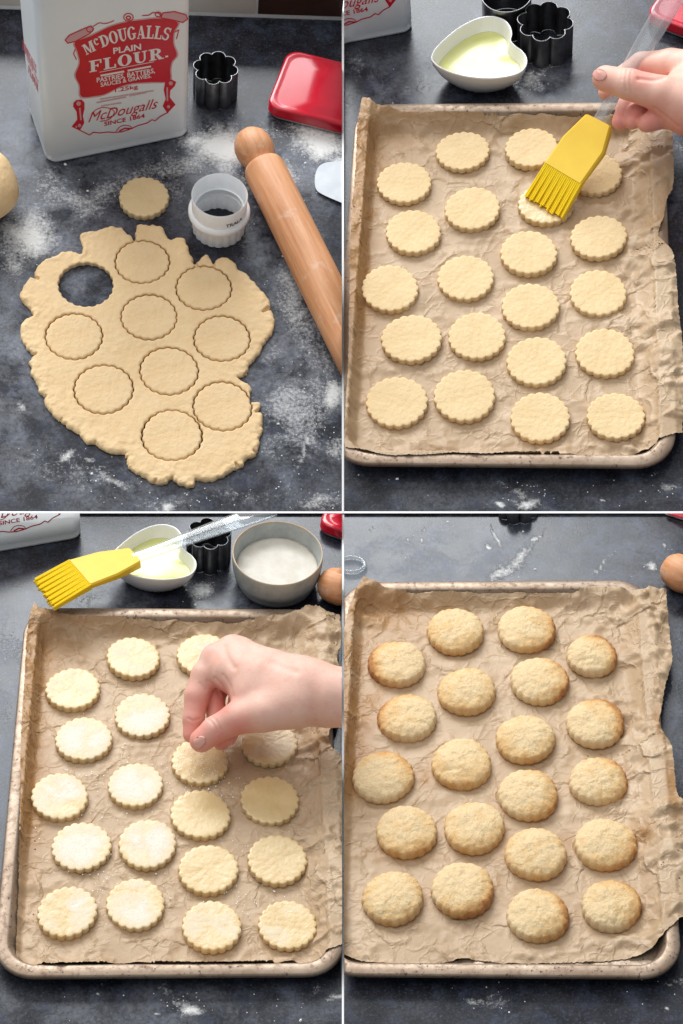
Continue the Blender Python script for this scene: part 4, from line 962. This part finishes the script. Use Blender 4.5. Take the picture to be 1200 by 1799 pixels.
B2 = [(813, 267, 92), (934, 263, 92), (710, 323, 95), (830, 369, 97), (1046, 308, 94), (726, 410, 97), (1052, 419, 98), (929, 447, 99), (685, 509, 101), (818, 490, 99), (932, 540, 101), (1051, 517, 101), (723, 597, 105), (838, 592, 101), (943, 637, 105), (1063, 621, 104), (697, 708, 108), (816, 697, 109), (949, 735, 105), (1082, 733, 101)]
RAW2 = []
for k, (x, y, w) in enumerate(B2):
    m = RAW[1 + k % 4]
    lab, gr = {(1046, 308): ('plain unbaked biscuit half hidden behind the yellow brush head', None), (934, 263): ('plain unbaked biscuit beside the brush, its edge overlapped by the yellow head', None)}.get((x, y), ('plain unbaked fluted biscuit in full view on parchment, not yet brushed', 'plain unbaked biscuits'))
    biscuit(2, x, y - 4, w, paper_z(2, x, y), m, M['raw'], lab, gr, name='biscuit')
GLZ = [biscuit_mesh('washed_biscuit', s) for s in range(11, 15)]
o = biscuit(2, 958, 358, 94, paper_z(2, 958, 362), GLZ[0], M['glazed'], 'unbaked biscuit under the yellow brush, wet with egg wash', None); o['sugar'] = 0.18
ZBR = paper_z(2, 958, 362) + BIS_T
B3 = [(234, 1158, 94, .5), (357, 1152, 94, .5), (128, 1213, 96, .55), (250, 1259, 98, .75), (147, 1301, 99, .8), (105, 1402, 101, .65), (238, 1382, 97, .85), (351, 1340, 101, .5), (474, 1308, 98, .55), (352, 1433, 105, .2), (474, 1408, 103, 0.0), (143, 1489, 105, .85), (259, 1485, 103, .75), (366, 1530, 105, .28), (487, 1513, 105, 0.0), (118, 1605, 106, .6), (238, 1590, 105, .7), (372, 1630, 105, .55), (505, 1627, 102, .5)]
for k, (x, y, w, sg) in enumerate(B3):
    lab, gr = (('unbaked biscuit coated white with sugar on parchment', 'sugared unbaked biscuits') if sg > .4 else ('egg washed unbaked biscuit with only a thin scatter of sugar', 'lightly sugared biscuits') if sg > .1 else ('unbaked biscuit without sugar among the sugared ones', 'unsugared biscuits'))
    if (x, y) == (351, 1340): lab, gr = 'unbaked biscuit right under the fingertips, half covered in sugar', None
    if (x, y) == (357, 1152): lab, gr = 'sugared unbaked biscuit partly hidden behind the knuckles', None
    if (x, y) == (474, 1308): lab, gr = 'sugared unbaked biscuit partly hidden under the wrist', None
    o = biscuit(3, x, y - 4, w, paper_z(3, x, y), GLZ[k % 4], M['glazed'], lab, gr); o['sugar'] = float(sg)

def baked_mesh(seed, T=0.0160):
    n = 160; ph = random.Random(seed).uniform(0, 6)
    side = [(.955, 0, 1), (.99, .10, 1), (1.0, .24, 1), (.996, .36, 1), (.978, .49, .95), (.945, .60, .8)]
    dome = [(f, 0.60 + 0.40 * (1 - (f / .945) ** 2.3) ** 0.85, .8 * smooth(.6, .94, f)) for f in np.linspace(.915, .03, 26)]
    A = np.arange(n) * 2 * math.pi / n; V = []; ed = []
    sc = np.abs(np.cos(A * NSC / 2 + ph)) ** .72 * 2 - 1.2
    for f, z, w in side + dome:
        s_ = 1 + w * 0.023 * sc + 0.016 * np.sin(2 * A + ph) + 0.011 * np.sin(3 * A + ph * 2) + .006 * np.sin(5 * A + ph * 4)
        x, y = f * s_ * np.cos(A), f * s_ * np.sin(A)
        k = smooth(.25, .55, z)
        bz = k * (0.22 * (fbm(x * 2.2 + seed + 20, y * 2.2 + 20, 2, seed) - .40) + 0.13 * (fbm(x * 7 + seed + 50, y * 7 + 50, 4, seed + 9) - .45))
        V += list(zip(x * RB, y * RB, T * (z + bz))); ed += [float(np.clip((f - .55) / .45, 0, 1)) if z > .5 else 1.0] * n
    mb = MB(); m_ = len(side) + len(dome); mb.loft([V[k * n:(k + 1) * n] for k in range(m_)], True, True, True)
    m = mb.mesh('baked_biscuit'); sharp(m, 75)
    a = m.attributes.new('edge', 'FLOAT', 'POINT'); a.data.foreach_set('value', np.array(ed, np.float32)); return m
BKD = [baked_mesh(s) for s in range(1, 7)]
B4 = [(800, 1108, 102, .15, 0, -1), (925, 1104, 104, .45, 1, -.2), (697, 1165, 102, .6, -1, .1), (1040, 1151, 91, .75, .7, .5), (820, 1213, 103, .1, 0, -1), (948, 1195, 104, .5, 1, 0), (715, 1260, 104, .5, -.7, .5), (923, 1297, 105, .15, 0, -1), (1046, 1269, 105, .8, .7, .6), (811, 1341, 108, .15, 0, -1), (928, 1395, 108, .35, 1, -.2), (1051, 1371, 103, .45, .8, .4), (673, 1364, 109, .4, .5, .7), (714, 1460, 109, .25, 0.2, -.7), (833, 1453, 108, .15, 0, -1), (941, 1499, 109, .05, 0, -1), (1064, 1482, 110, .3, .7, -.5), (690, 1577, 109, .1, .3, -.7), (813, 1562, 113, .5, .8, -.7), (945, 1607, 110, .45, 1, -.1), (1074, 1590, 106, .45, .8, .5)]
for k, (x, y, w, br, dx, dy) in enumerate(B4):
    z = paper_z(4, x, y)
    r = radius_for(4, x, y, w, .012) / 1.01; q = P(4, x, y, z + 0.0064); q.z = z - 0.0004; rz = random.uniform(0, 6.28)
    o = bpy.data.objects.new('baked_biscuit', BKD[k % 6]); COL.objects.link(o)
    if not BKD[k % 6].materials: BKD[k % 6].materials.append(M['baked'])
    place(o, 4, q, rz, Matrix.Diagonal((r / RB, r / RB, 1, 1)))
    nrm = math.hypot(dx, dy); dx, dy = dx / nrm, dy / nrm
    o['brown'] = br * 1.4; o['brown_x'] = dx * math.cos(-rz) - dy * math.sin(-rz); o['brown_y'] = dx * math.sin(-rz) + dy * math.cos(-rz)
    if (x, y) == (1040, 1151): lab, gr = 'smallest baked biscuit, dark toasted on one side', None
    elif (x, y) == (673, 1364): lab, gr = 'baked biscuit beside the toasted brown patch of parchment', None
    elif br > .7: lab, gr = 'risen baked biscuit with a dark toasted upper edge', 'dark edged baked biscuits'
    elif br > .33: lab, gr = 'risen baked biscuit browned along one side', 'browned baked biscuits'
    else: lab, gr = 'pale golden risen biscuit, baked evenly', 'pale baked biscuits'
    tag(o, lab, 'biscuit', gr)

# ------------------------------------------------------------------ tins of the other worktops
def tin_at(p, right, left, label, side):
    b = P(p, *right); a = P(p, *left); d = (b - a).normalized()
    loc = b - d * TIN['w']; rz = math.atan2(d.y, d.x)
    root, parts = make_tin(p, loc, rz, label, full=False)
    for o in parts:
        for s in side:
            cut(o, p, s)
        if len(o.data.polygons) == 0: bpy.data.objects.remove(o)
tin_at(2, (727, 56), (604, 79), 'lower corner of a white flour tin behind the plain unbaked biscuits', ['left'])
tin_at(3, (145, 946), (0, 971), 'lower corner of a white flour tin behind the sugared biscuits', ['top'])

# ------------------------------------------------------------------ heart bowls
HB = 0.037
heart_px = [(757, 100), (764, 85), (785, 64), (810, 45), (840, 31), (865, 27.5), (885, 33), (896, 44), (900, 58), (898, 70), (906, 80), (918, 89), (926, 101), (925, 115), (914, 127), (893, 134), (860, 137.5), (825, 135), (795, 128), (772, 118), (760, 108)]
hc = P(2, 843, 86, HB); hc.z = 0
heart = [np.array((P(2, float(x), float(y), HB) - hc)[:2]) for x, y in catmull(heart_px, 5)]
def hring(s, z, blend=0.0):
    out = []
    for q in heart:
        r = math.hypot(*q); a = math.atan2(q[1], q[0]); rr = r * (1 - blend) + 0.036 * blend
        out.append((rr * s * math.cos(a), rr * s * math.sin(a), z))
    return out
def heart_bowl(p, loc, s, label):
    root = thing('heart_bowl', p, loc, 0, label, 'bowl', 'heart bowls')
    root.matrix_world = root.matrix_world @ Matrix.Scale(s, 4)
    mb = MB().loft([hring(.60, .0004, .35), hring(.66, .001, .3), hring(.74, .006, .2), hring(.88, .017, .06), hring(.965, .028), hring(.995, .0345), hring(1.0, .0362), hring(.99, HB), hring(.968, .0366), hring(.952, .0345), hring(.915, .027), hring(.84, .018, .05), hring(.70, .009, .15), hring(.5, .0065, .3), hring(.2, .006, .5)])
    mobj('bowl', mb.mesh('bowl'), M['porcelain'], root)
    li = MB().loft([hring(.5, .0068, .3), hring(.70, .0092, .15), hring(.838, .0181, .05), hring(.868, .0212, .03), hring(.862, .0216, .03), hring(.845, .0212, .03), hring(.4, .0212, .2)])
    mobj('egg_wash', li.mesh('egg_wash'), M['egg'], root)
    return root
heart_bowl(2, hc, 1.0, 'white heart shaped bowl of egg wash behind the plain unbaked biscuits')
h3 = P(3, 270, 972, HB * .93); h3.z = 0
heart_bowl(3, h3, 0.93, 'white heart shaped bowl with a yellow brush laid across it')

# ------------------------------------------------------------------ sugar pot
def sugar_pot():
    H = .045; c = P(3, 488, 971, H); c.z = 0; r = radius_for(3, 488, 971, 160, H)
    root = thing('sugar_pot', 3, c, 0, 'grey glazed stoneware pot filled with white sugar', 'pot')
    prof = [(r * .70, .0004), (r * .80, .0012), (r * .86, .006), (r * .90, .012), (r * .905, .0135), (r * .93, .0145), (r * .975, .024), (r * .995, .034), (r * .998, .042), (r * 1.0, .0440), (r * .992, H), (r * .978, H + .0004), (r * .965, H - .0004), (r * .958, .043), (r * .94, .036), (r * .90, .022), (r * .82, .009), (r * .5, .006)]
    mb = MB().lathe(prof, 96, cap0=True, cap1=True); m = mb.mesh('pot')
    z = np.array([v[2] for v in mb.v]); rad = np.array([math.hypot(v[0], v[1]) for v in mb.v])
    for nm, arr in (('rim', ((z > .0445)).astype(np.float32)), ('band', ((z > .0115) & (z < .0142) & (rad > r * .88)).astype(np.float32))):
        a = m.attributes.new(nm, 'FLOAT', 'POINT'); a.data.foreach_set('value', arr)
    mobj('pot', m, M['stone'], root)
    n = 64; rings = []
    for f in (.905, .85, .7, .55, .4, .25, .1):
        rings.append([(r * f * math.cos(2 * math.pi * i / n), r * f * math.sin(2 * math.pi * i / n), .0245 + .0022 * (float(fbm(f * 3 * math.cos(2 * math.pi * i / n) + 5, f * 3 * math.sin(2 * math.pi * i / n), 4, 5)) - .3)) for i in range(n)])
    rings.insert(0, [(r * .86, 0, .0) for i in range(0)] or [(r * .9 * math.cos(2 * math.pi * i / n), r * .9 * math.sin(2 * math.pi * i / n), .0205) for i in range(n)])
    mobj('sugar', MB().loft(rings).mesh('sugar'), M['sugar'], root)
sugar_pot()

# rolling pins reaching in behind the trays
rolling_pin(3, (594, 1031), (790, 1090), 'rounded end of a wooden rolling pin behind the sugared biscuits', 'right', R=.0195)
rolling_pin(4, (1197, 1008), (1380, 1120), 'rounded end of a wooden rolling pin behind the baked biscuits', None, R=.0195)

# ------------------------------------------------------------------ pastry brushes
def pastry_brush(p, left, right, handle, label, side=None, thick=0.0075):
    Lp = [P(p, *q) for q in left]; Rp = [P(p, *q) for q in right]      # tip, junction, middle, top: left and right edges
    base = (Lp[0] + Rp[0]) / 2; org = Vector((base.x, base.y, base.z))
    root = thing('pastry_brush', p, org, 0, label, 'brush', 'pastry brushes')
    Lp = [q - org for q in Lp]; Rp = [q - org for q in Rp]
    lng = ((Lp[3] + Rp[3]) - (Lp[0] + Rp[0])).normalized(); wid = (Rp[1] - Lp[1]).normalized(); nor = wid.cross(lng).normalized()
    if nor.z < 0: nor = -nor
    def lerp(A, s):
        k = min(int(s), 2); f = s - k; return A[k] * (1 - f) + A[k + 1] * f
    def sec(s, th, shrink=0):
        a, b = lerp(Lp, s), lerp(Rp, s); w = (b - a); e = w.normalized() * (0.0018 + shrink); a = a + w.normalized() * shrink; b = b - w.normalized() * shrink
        e = w.normalized() * 0.0016; d = nor * 0.0016
        up, dn = Vector((0, 0, 0)), -nor * th
        return [a + dn + d, a + up - d, a + e + up, b - e + up, b + up - d, b + dn + d, b - e + dn, a + e + dn]
    ss = [1.0, 1.02, 1.25, 1.5, 1.75, 2.0, 2.25, 2.5, 2.75, 2.96, 3.0]
    rings = [sec(s, thick * (1.0 + .25 * (s - 1)), 0.0012 if s in (1.0, 3.0) else 0) for s in ss]
    parts = [mobj('brush_head', sharp(MB().loft(rings).mesh('brush_head'), 28), M['yellow'], root)]
    nb = 22
    for row in range(2):
        for k in range(nb):
            f0, f1 = (k + .04) / nb, (k + .96) / nb; ext = random.uniform(-.05, .03); mb = MB(); rings = []
            top = nor * (-0.0006 - row * thick * .52)
            for s in (1.02, .7, .35, ext):
                a, b = lerp(Lp, max(s, 0)), lerp(Rp, max(s, 0))
                if s < 0: a = a + (Lp[0] - Lp[1]) * -s; b = b + (Rp[0] - Rp[1]) * -s
                x0 = a + (b - a) * f0; x1 = a + (b - a) * f1; sh = (1 - max(s, 0)); x0 = x0 + (x1 - x0) * .06 * sh; x1 = x1 - (x1 - x0) * .06 * sh
                th = thick * .40 * (1 - .30 * sh); w_ = nor * (0.0010 * math.sin(k * 2.1 + row) * sh)
                rings.append([x0 + top + w_, (x0 + x1) / 2 + top + nor * .0005 + w_, x1 + top + w_, x1 + top - nor * th + w_, x0 + top - nor * th + w_])
            parts.append(mobj('bristle', sharp(mb.loft(rings).mesh('bristle'), 40), M['yellow_bristle'], parts[0]))
    hp = [P(p, *q[:3]) - org for q in handle]; hw = [q[3] for q in handle]; rings = []
    for i, c in enumerate(hp):
        t = (hp[min(i + 1, len(hp) - 1)] - hp[max(i - 1, 0)]).normalized(); a = (wid - t * wid.dot(t)).normalized(); b = a.cross(t).normalized(); th = hw[i] * .30
        rings.append([c - nor * thick * .5 + a * x + b * y for x, y in rounded_rect(-hw[i] / 2, hw[i] / 2, -th, th, min(th * .9, .004), 4)])
    parts.append(mobj('handle', sharp(MB().loft(rings).mesh('handle'), 30), M['clear'], root))
    if side:
        for o in parts: cut(o, p, side)
    return root
zb = ZBR + .0035
pastry_brush(2, [(921, 343, zb), (957, 285, .030), (989, 238, .044), (1029, 199, .057)], [(988, 383, zb), (1021, 323, .030), (1060, 268, .044), (1073, 221, .057)],
             [(1047, 216, .054, .0125), (1058, 198, .0585, .0125), (1072, 175, .066, .0130), (1100, 128, .080, .0165), (1130, 78, .096, .0195), (1160, 28, .112, .0205), (1190, -22, .128, .0205), (1215, -64, .140, .018)], 'yellow silicone brush with clear handle, held over an unbaked biscuit')
h_ = .0465
pastry_brush(3, [(60, 1015, h_ - .004), (121, 982, h_), (172, 968, h_), (226, 961, h_)], [(96, 1066, h_ - .004), (160, 1027, h_), (208, 1008, h_), (248, 986, h_)],
             [(232, 976, h_, .0125), (252, 970, h_, .0125), (280, 960, h_, .013), (320, 945, h_, .0150), (370, 927, h_ + .001, .0170), (420, 910, h_ + .002, .0180), (480, 890, h_ + .002, .0180)], 'yellow silicone brush with clear handle, lying across the heart bowl', 'top')

# clear loop beyond the baked tray
mb = MB(); cc = P(4, 612, 992, .004); pts = []
for k in range(29):
    a = 2 * math.pi * k / 28; q = P(4, 617 + 24 * math.cos(a), 992 + 13 * math.sin(a), .004) - cc; pts.append((q.x, q.y, 0.0))
mb.tube(pts, 0.0024, 10, False)
lp = mobj('clear_handle_loop', mb.mesh('clear_handle_loop'), M['clear']); place(lp, 4, cc); cut(lp, 4, 'left')
tag(lp, 'clear plastic loop of a handle lying behind the baked biscuits', 'handle')

# ------------------------------------------------------------------ hands: smooth blended volume turned into one surface
def capsule(Pt, a, b, ra, rb):
    a, b = np.array(a), np.array(b); d = b - a; t = np.clip(((Pt - a) @ d) / (d @ d), 0, 1)
    return np.linalg.norm(Pt - (a + t[..., None] * d), axis=-1) - (ra + (rb - ra) * t)
def smin(a, b, k):
    h = np.clip(0.5 + 0.5 * (b - a) / k, 0, 1); return b * (1 - h) + a * h - k * h * (1 - h)
def hand(p, chains, reds, creases, label, nails, side=None, vox=0.00115, pxr=1815.0):
    allp = []; conv = []
    for ch, k in chains:
        c2 = [(np.array(P(p, x, y, hh / 100.0)), r / pxr) for x, y, hh, r in ch]; conv.append((c2, k / pxr)); allp += [(q, r) for q, r in c2]
    base = np.mean([q for q, r in allp], 0); org_v = Vector((base[0], base[1], 0))
    lo = np.min([q - r for q, r in allp], 0) - .006; hi = np.max([q + r for q, r in allp], 0) + .006
    ax = [np.arange(lo[d], hi[d], vox) for d in range(3)]
    G = np.stack(np.meshgrid(*ax, indexing='ij'), -1)
    tot = None
    for c2, k in conv:
        f = None
        for (a, ra), (b, rb) in zip(c2[:-1], c2[1:]):
            g = capsule(G, a, b, ra, rb); f = g if f is None else smin(f, g, 0.003)
        tot = f if tot is None else smin(tot, f, k)
    V, Q = surface_nets(tot, lo, vox)
    m = bpy.data.meshes.new('skin'); m.from_pydata([tuple(v) for v in V - np.array(org_v)], [], [tuple(int(i) for i in q) for q in Q])
    m.validate()
    bm = bmesh.new(); bm.from_mesh(m)
    for _ in range(3): bmesh.ops.smooth_vert(bm, verts=bm.verts, factor=0.4, use_axis_x=True, use_axis_y=True, use_axis_z=True)
    bmesh.ops.recalc_face_normals(bm, faces=bm.faces); bm.to_mesh(m); bm.free()
    V = np.empty(len(m.vertices) * 3); m.vertices.foreach_get('co', V); V = V.reshape(-1, 3) + np.array(org_v)
    nr = np.empty(len(m.vertices) * 3); m.vertices.foreach_get('normal', nr); nr = nr.reshape(-1, 3)
    ey = np.array(EYE[p]); facing = np.clip(-(nr * ((V - ey) / np.linalg.norm(V - ey, axis=1)[:, None])).sum(1) * 2, 0, 1)
    def seg_pts(pts):             # a line of skin points seen along a fold
        return np.array(catmull(pts, 8, False))
    pc = np.c_[V, np.ones(len(V))] @ np.array(PCAM[p]).T; sx, sy = CX + F * pc[:, 0] / -pc[:, 2], CY - F * pc[:, 1] / -pc[:, 2]
    disp = np.zeros(len(V))
    for pts, w, dep in creases:   # folds pressed into the skin
        q = seg_pts(pts); d = np.min(np.hypot(sx[:, None] - q[None, :, 0], sy[:, None] - q[None, :, 1]), 1); disp -= dep / pxr * np.exp(-(d / w) ** 2) * facing
    V = V + nr * disp[:, None]; m.vertices.foreach_set('co', (V - np.array(org_v)).ravel()); m.update()
    rd = np.zeros(len(V))
    for x, y, hh, r, s in reds:
        rd = np.maximum(rd, s * np.exp(-((sx - x) ** 2 + (sy - y) ** 2) / r ** 2))
    a = m.attributes.new('red', 'FLOAT', 'POINT'); a.data.foreach_set('value', rd.astype(np.float32))
    m.polygons.foreach_set('use_smooth', [True] * len(m.polygons))
    root = thing('person_hand', p, org_v, 0, label, 'hand', 'hands at work')
    sk = mobj('skin', m, M['skin'], root)
    if side: cut(sk, p, side)
    for (x, y, hh, ux, uy, ln, wd) in nails:           # nail plates lying on the skin surface, facing the viewer
        d = ray(p, x, y); c = P(p, x, y, hh / 100); vx = (P(p, x + ux, y + uy, hh / 100) - c); vx = (vx - d * vx.dot(d)).normalized(); vy = d.cross(vx).normalized()
        mb = MB(); rings = []
        Vl = V; 
        for f, dome in ((1.0, .0), (.9, .35), (.6, .75), (.2, 1.0)):
            rings.append([(c - org_v) + vx * (ln / pxr * f * math.cos(t)) + vy * (wd / pxr * f * math.sin(t)) for t in [2 * math.pi * i / 24 for i in range(24)]])
        mb.loft(rings)
        vv = []
        for v in mb.v:                                 # push each vertex onto the skin along the view ray
            w = Vector(v) + org_v; dd = (w - EYE[p]).normalized(); rel = V - np.array(EYE[p]); t = rel @ np.array(dd); off2 = np.linalg.norm(rel - t[:, None] * np.array(dd), axis=1)
            cand = np.where(off2 < vox * 1.2)[0]
            tt = t[cand].min() if len(cand) else (w - EYE[p]).length
            vv.append(tuple(EYE[p] + dd * (tt - 0.0004) - org_v))
        mb.v = vv
        mobj('fingernail', mb.mesh('fingernail'), M['nail'], sk)
    return root
# hand that grips the brush handle (x, y in the photo, height over the worktop in cm, radius in photo pixels)
hand(2, [
    ([(1330, 190, 9.0, 70), (1262, 178, 8.8, 64), (1215, 165, 8.6, 52)], 10),                 # wrist and palm
    ([(1262, 205, 8.6, 48), (1205, 198, 8.6, 38), (1178, 192, 8.6, 30)], 14),                 # heel of the palm
    ([(1225, 190, 9.6, 40), (1165, 166, 10.2, 31), (1105, 148, 10.4, 26), (1064, 138, 10.2, 22.5)], 16),   # thumb
    ([(1235, 130, 8.6, 42), (1178, 116, 8.2, 30), (1128, 116, 7.6, 24), (1088, 140, 6.8, 20), (1066, 162, 6.4, 15)], 9),   # index finger
    ([(1200, 160, 7.4, 26), (1130, 160, 7.0, 20), (1103, 184, 7.2, 17), (1089, 214, 7.2, 14)], 5),
    ([(1200, 180, 7.4, 24), (1150, 180, 7.2, 19), (1119, 198, 7.6, 16), (1111, 213, 7.6, 14.5)], 4),
    ([(1215, 200, 7.6, 24), (1172, 205, 7.8, 20), (1146, 212, 8.0, 17), (1136, 217, 8.0, 15.5)], 4)],
    [(1050, 138, 10.2, 26, .5), (1090, 215, 7.2, 34, .95), (1113, 205, 7.6, 30, .95), (1145, 212, 8.0, 40, .9), (1190, 228, 8.0, 40, .75), (1128, 132, 7.6, 24, .8), (1066, 160, 6.4, 20, .5), (1150, 130, 8, 25, .35), (1210, 150, 8, 40, .12)],
    [([(1102, 122), (1099, 140), (1100, 160)], 2.2, 1.5), ([(1109, 124), (1107, 142), (1109, 164)], 2.0, 1.0), ([(1094, 124), (1092, 140)], 1.8, .7), ([(1122, 138), (1150, 140), (1172, 132)], 3.5, 3.0), ([(1150, 190), (1170, 205), (1190, 222)], 3, 1.5)],
    'bare hand reaching in to grip the clear brush handle', [(1053, 131, 11.3, -12, -2, 12, 9.5)])
# hand that pinches sugar over a biscuit
hand(3, [
    ([(720, 1226, 8.5, 53), (640, 1226, 8.4, 52), (575, 1224, 8.2, 52), (530, 1216, 8.0, 54)], 10),       # forearm and wrist
    ([(540, 1206, 8.2, 48), (470, 1186, 8.0, 46), (422, 1158, 7.6, 36), (404, 1148, 7.4, 30)], 22),      # back of the hand
    ([(530, 1218, 8.0, 48), (455, 1204, 7.6, 46), (400, 1178, 7.4, 34), (378, 1164, 7.2, 27)], 20),
    ([(412, 1136, 8.0, 19), (420, 1140, 8.0, 19)], 14), ([(375, 1152, 7.7, 18), (384, 1156, 7.7, 18)], 14),                            # knuckles
    ([(500, 1232, 8.0, 42), (440, 1228, 7.4, 32)], 20),                                                  # palm side
    ([(388, 1160, 7.2, 27), (360, 1186, 6.6, 24), (346, 1222, 5.6, 21.5), (340, 1262, 4.4, 18.5), (337, 1290, 3.6, 15.5)], 8),   # index finger
    ([(420, 1150, 6.6, 30), (392, 1186, 5.4, 24), (376, 1225, 4.4, 19), (382, 1270, 3.6, 17), (388, 1304, 3.0, 14)], 4),         # middle finger
    ([(450, 1180, 6.0, 28), (425, 1225, 5.0, 22), (410, 1268, 4.2, 18), (402, 1296, 3.6, 14)], 5),                               # ring finger
    ([(520, 1238, 8.2, 40), (462, 1252, 7.8, 33), (416, 1262, 7.0, 27), (378, 1282, 5.8, 23), (354, 1301, 5.0, 20.5)], 12)],     # thumb
    [(336, 1285, 3.6, 40, .85), (352, 1308, 5.0, 26, .75), (390, 1305, 3.2, 34, 1.0), (420, 1285, 4.0, 30, 1.0), (385, 1235, 4.6, 28, 1.0), (345, 1240, 5.4, 36, .65), (380, 1275, 5, 30, .35), (374, 1146, 8.0, 20, .22), (413, 1122, 8.2, 20, .15)],
    [([(364, 1262), (374, 1272), (381, 1288)], 2.2, 1.6), ([(371, 1258), (380, 1267), (388, 1283)], 2.0, 1.1), ([(378, 1192), (390, 1206), (399, 1228)], 3.0, 2.2), ([(365, 1196), (378, 1208), (386, 1222)], 2.6, 1.6), ([(352, 1200), (362, 1212)], 2.4, 1.2), ([(392, 1186), (404, 1204), (408, 1222)], 3.2, 1.2), ([(330, 1262), (340, 1266), (352, 1262)], 2.2, 1.0), ([(393, 1138), (400, 1156), (410, 1172)], 6, 2.5), ([(440, 1140), (480, 1165), (520, 1180)], 7, 2.0)],
    'bare hand pinching sugar above an unbaked biscuit', [(350, 1304, 6.3, -12, 9, 12, 9)], 'right')

# ------------------------------------------------------------------ crumbs of flour
def specks(p, spots, seed):
    rr = random.Random(seed); mb = MB()
    for (x, y, sx, sy, n) in spots:
        for _ in range(int(n * .55)):
            a, b = rr.gauss(x, sx), rr.gauss(y, sy)
            if p in (1, 3) and a > 596 or p in (2, 4) and a < 609: continue
            if p < 3 and b > 894: continue
            if p > 2 and b < 908: continue
            q = P(p, a, b); s = rr.uniform(.0002, .0007) * (2.4 if rr.random() < .07 else 1); h = s * rr.uniform(.5, .9); ph = rr.uniform(0, 6)
            ring_ = [(q.x + s * rr.uniform(.7, 1.3) * math.cos(ph + k * math.pi / 3), q.y + s * rr.uniform(.7, 1.3) * math.sin(ph + k * math.pi / 3), 0.0001) for k in range(6)]
            top = [(q.x + .5 * (v[0] - q.x), q.y + .5 * (v[1] - q.y), h) for v in ring_]
            mb.loft([ring_, top], True, False, True)
    o = mobj('flour_specks', mb.mesh('flour_specks'), M['flour']); place(o, p)
    tag(o, {1: 'specks of flour strewn around the rolled dough', 2: 'specks of flour on worktop around the plain biscuit tray', 3: 'specks of flour on worktop around the sugared biscuit tray', 4: 'specks of flour on worktop around the baked biscuit tray'}[p], 'flour', kind='stuff')
specks(1, [(385, 262, 45, 24, 150), (555, 250, 28, 24, 90), (520, 300, 40, 30, 50), (45, 420, 30, 40, 60), (545, 700, 34, 50, 110), (300, 878, 120, 12, 60), (190, 835, 40, 14, 30), (520, 860, 50, 30, 60), (500, 470, 30, 60, 40), (100, 800, 60, 30, 25), (150, 350, 60, 30, 30)], 1)
specks(2, [(935, 148, 16, 14, 40), (735, 140, 40, 24, 14), (910, 868, 30, 14, 40), (1170, 850, 24, 12, 16), (1030, 865, 90, 18, 24), (700, 850, 60, 20, 10)], 2)
specks(3, [(350, 1040, 14, 14, 40), (325, 1770, 30, 12, 45), (480, 1765, 70, 16, 22), (160, 1740, 60, 20, 10), (30, 1150, 20, 60, 16)], 3)
specks(4, [(890, 1005, 20, 10, 40), (740, 945, 60, 24, 16), (930, 950, 10, 20, 12), (1120, 1000, 40, 14, 16), (860, 1758, 40, 14, 24), (1150, 1730, 50, 24, 16), (1160, 955, 20, 10, 5)], 4)

def sugar_grains():
    rr = random.Random(5); mb = MB()
    for (x, y, sx, sy, n, z) in ((351, 1345, 40, 22, 160, .0118), (351, 1385, 60, 20, 70, .0046), (250, 1330, 90, 60, 90, .0046), (180, 1440, 90, 80, 120, .0046), (200, 1550, 80, 40, 70, .0046), (430, 1480, 70, 60, 40, .0046), (430, 1590, 50, 20, 40, .0046)):
        for _ in range(n):
            a, b = rr.gauss(x, sx), rr.gauss(y, sy)
            if a > 590 or a < 60 or b > 1660 or b < 1120 or (z > .01 and ((a - 351) / 44) ** 2 + ((b - 1338) / 34) ** 2 > 1): continue
            q = P(3, a, b, z); r = rr.uniform(.00025, .0005)
            mb.box(q.x - r, q.x + r, q.y - r, q.y + r, q.z - r * .6, q.z + r)
    o = mobj('sugar_grains', mb.mesh('sugar_grains', False), M['flour']); place(o, 3)
    tag(o, 'loose grains of sugar strewn over the sugared biscuits and parchment', 'sugar', kind='stuff')
sugar_grains()
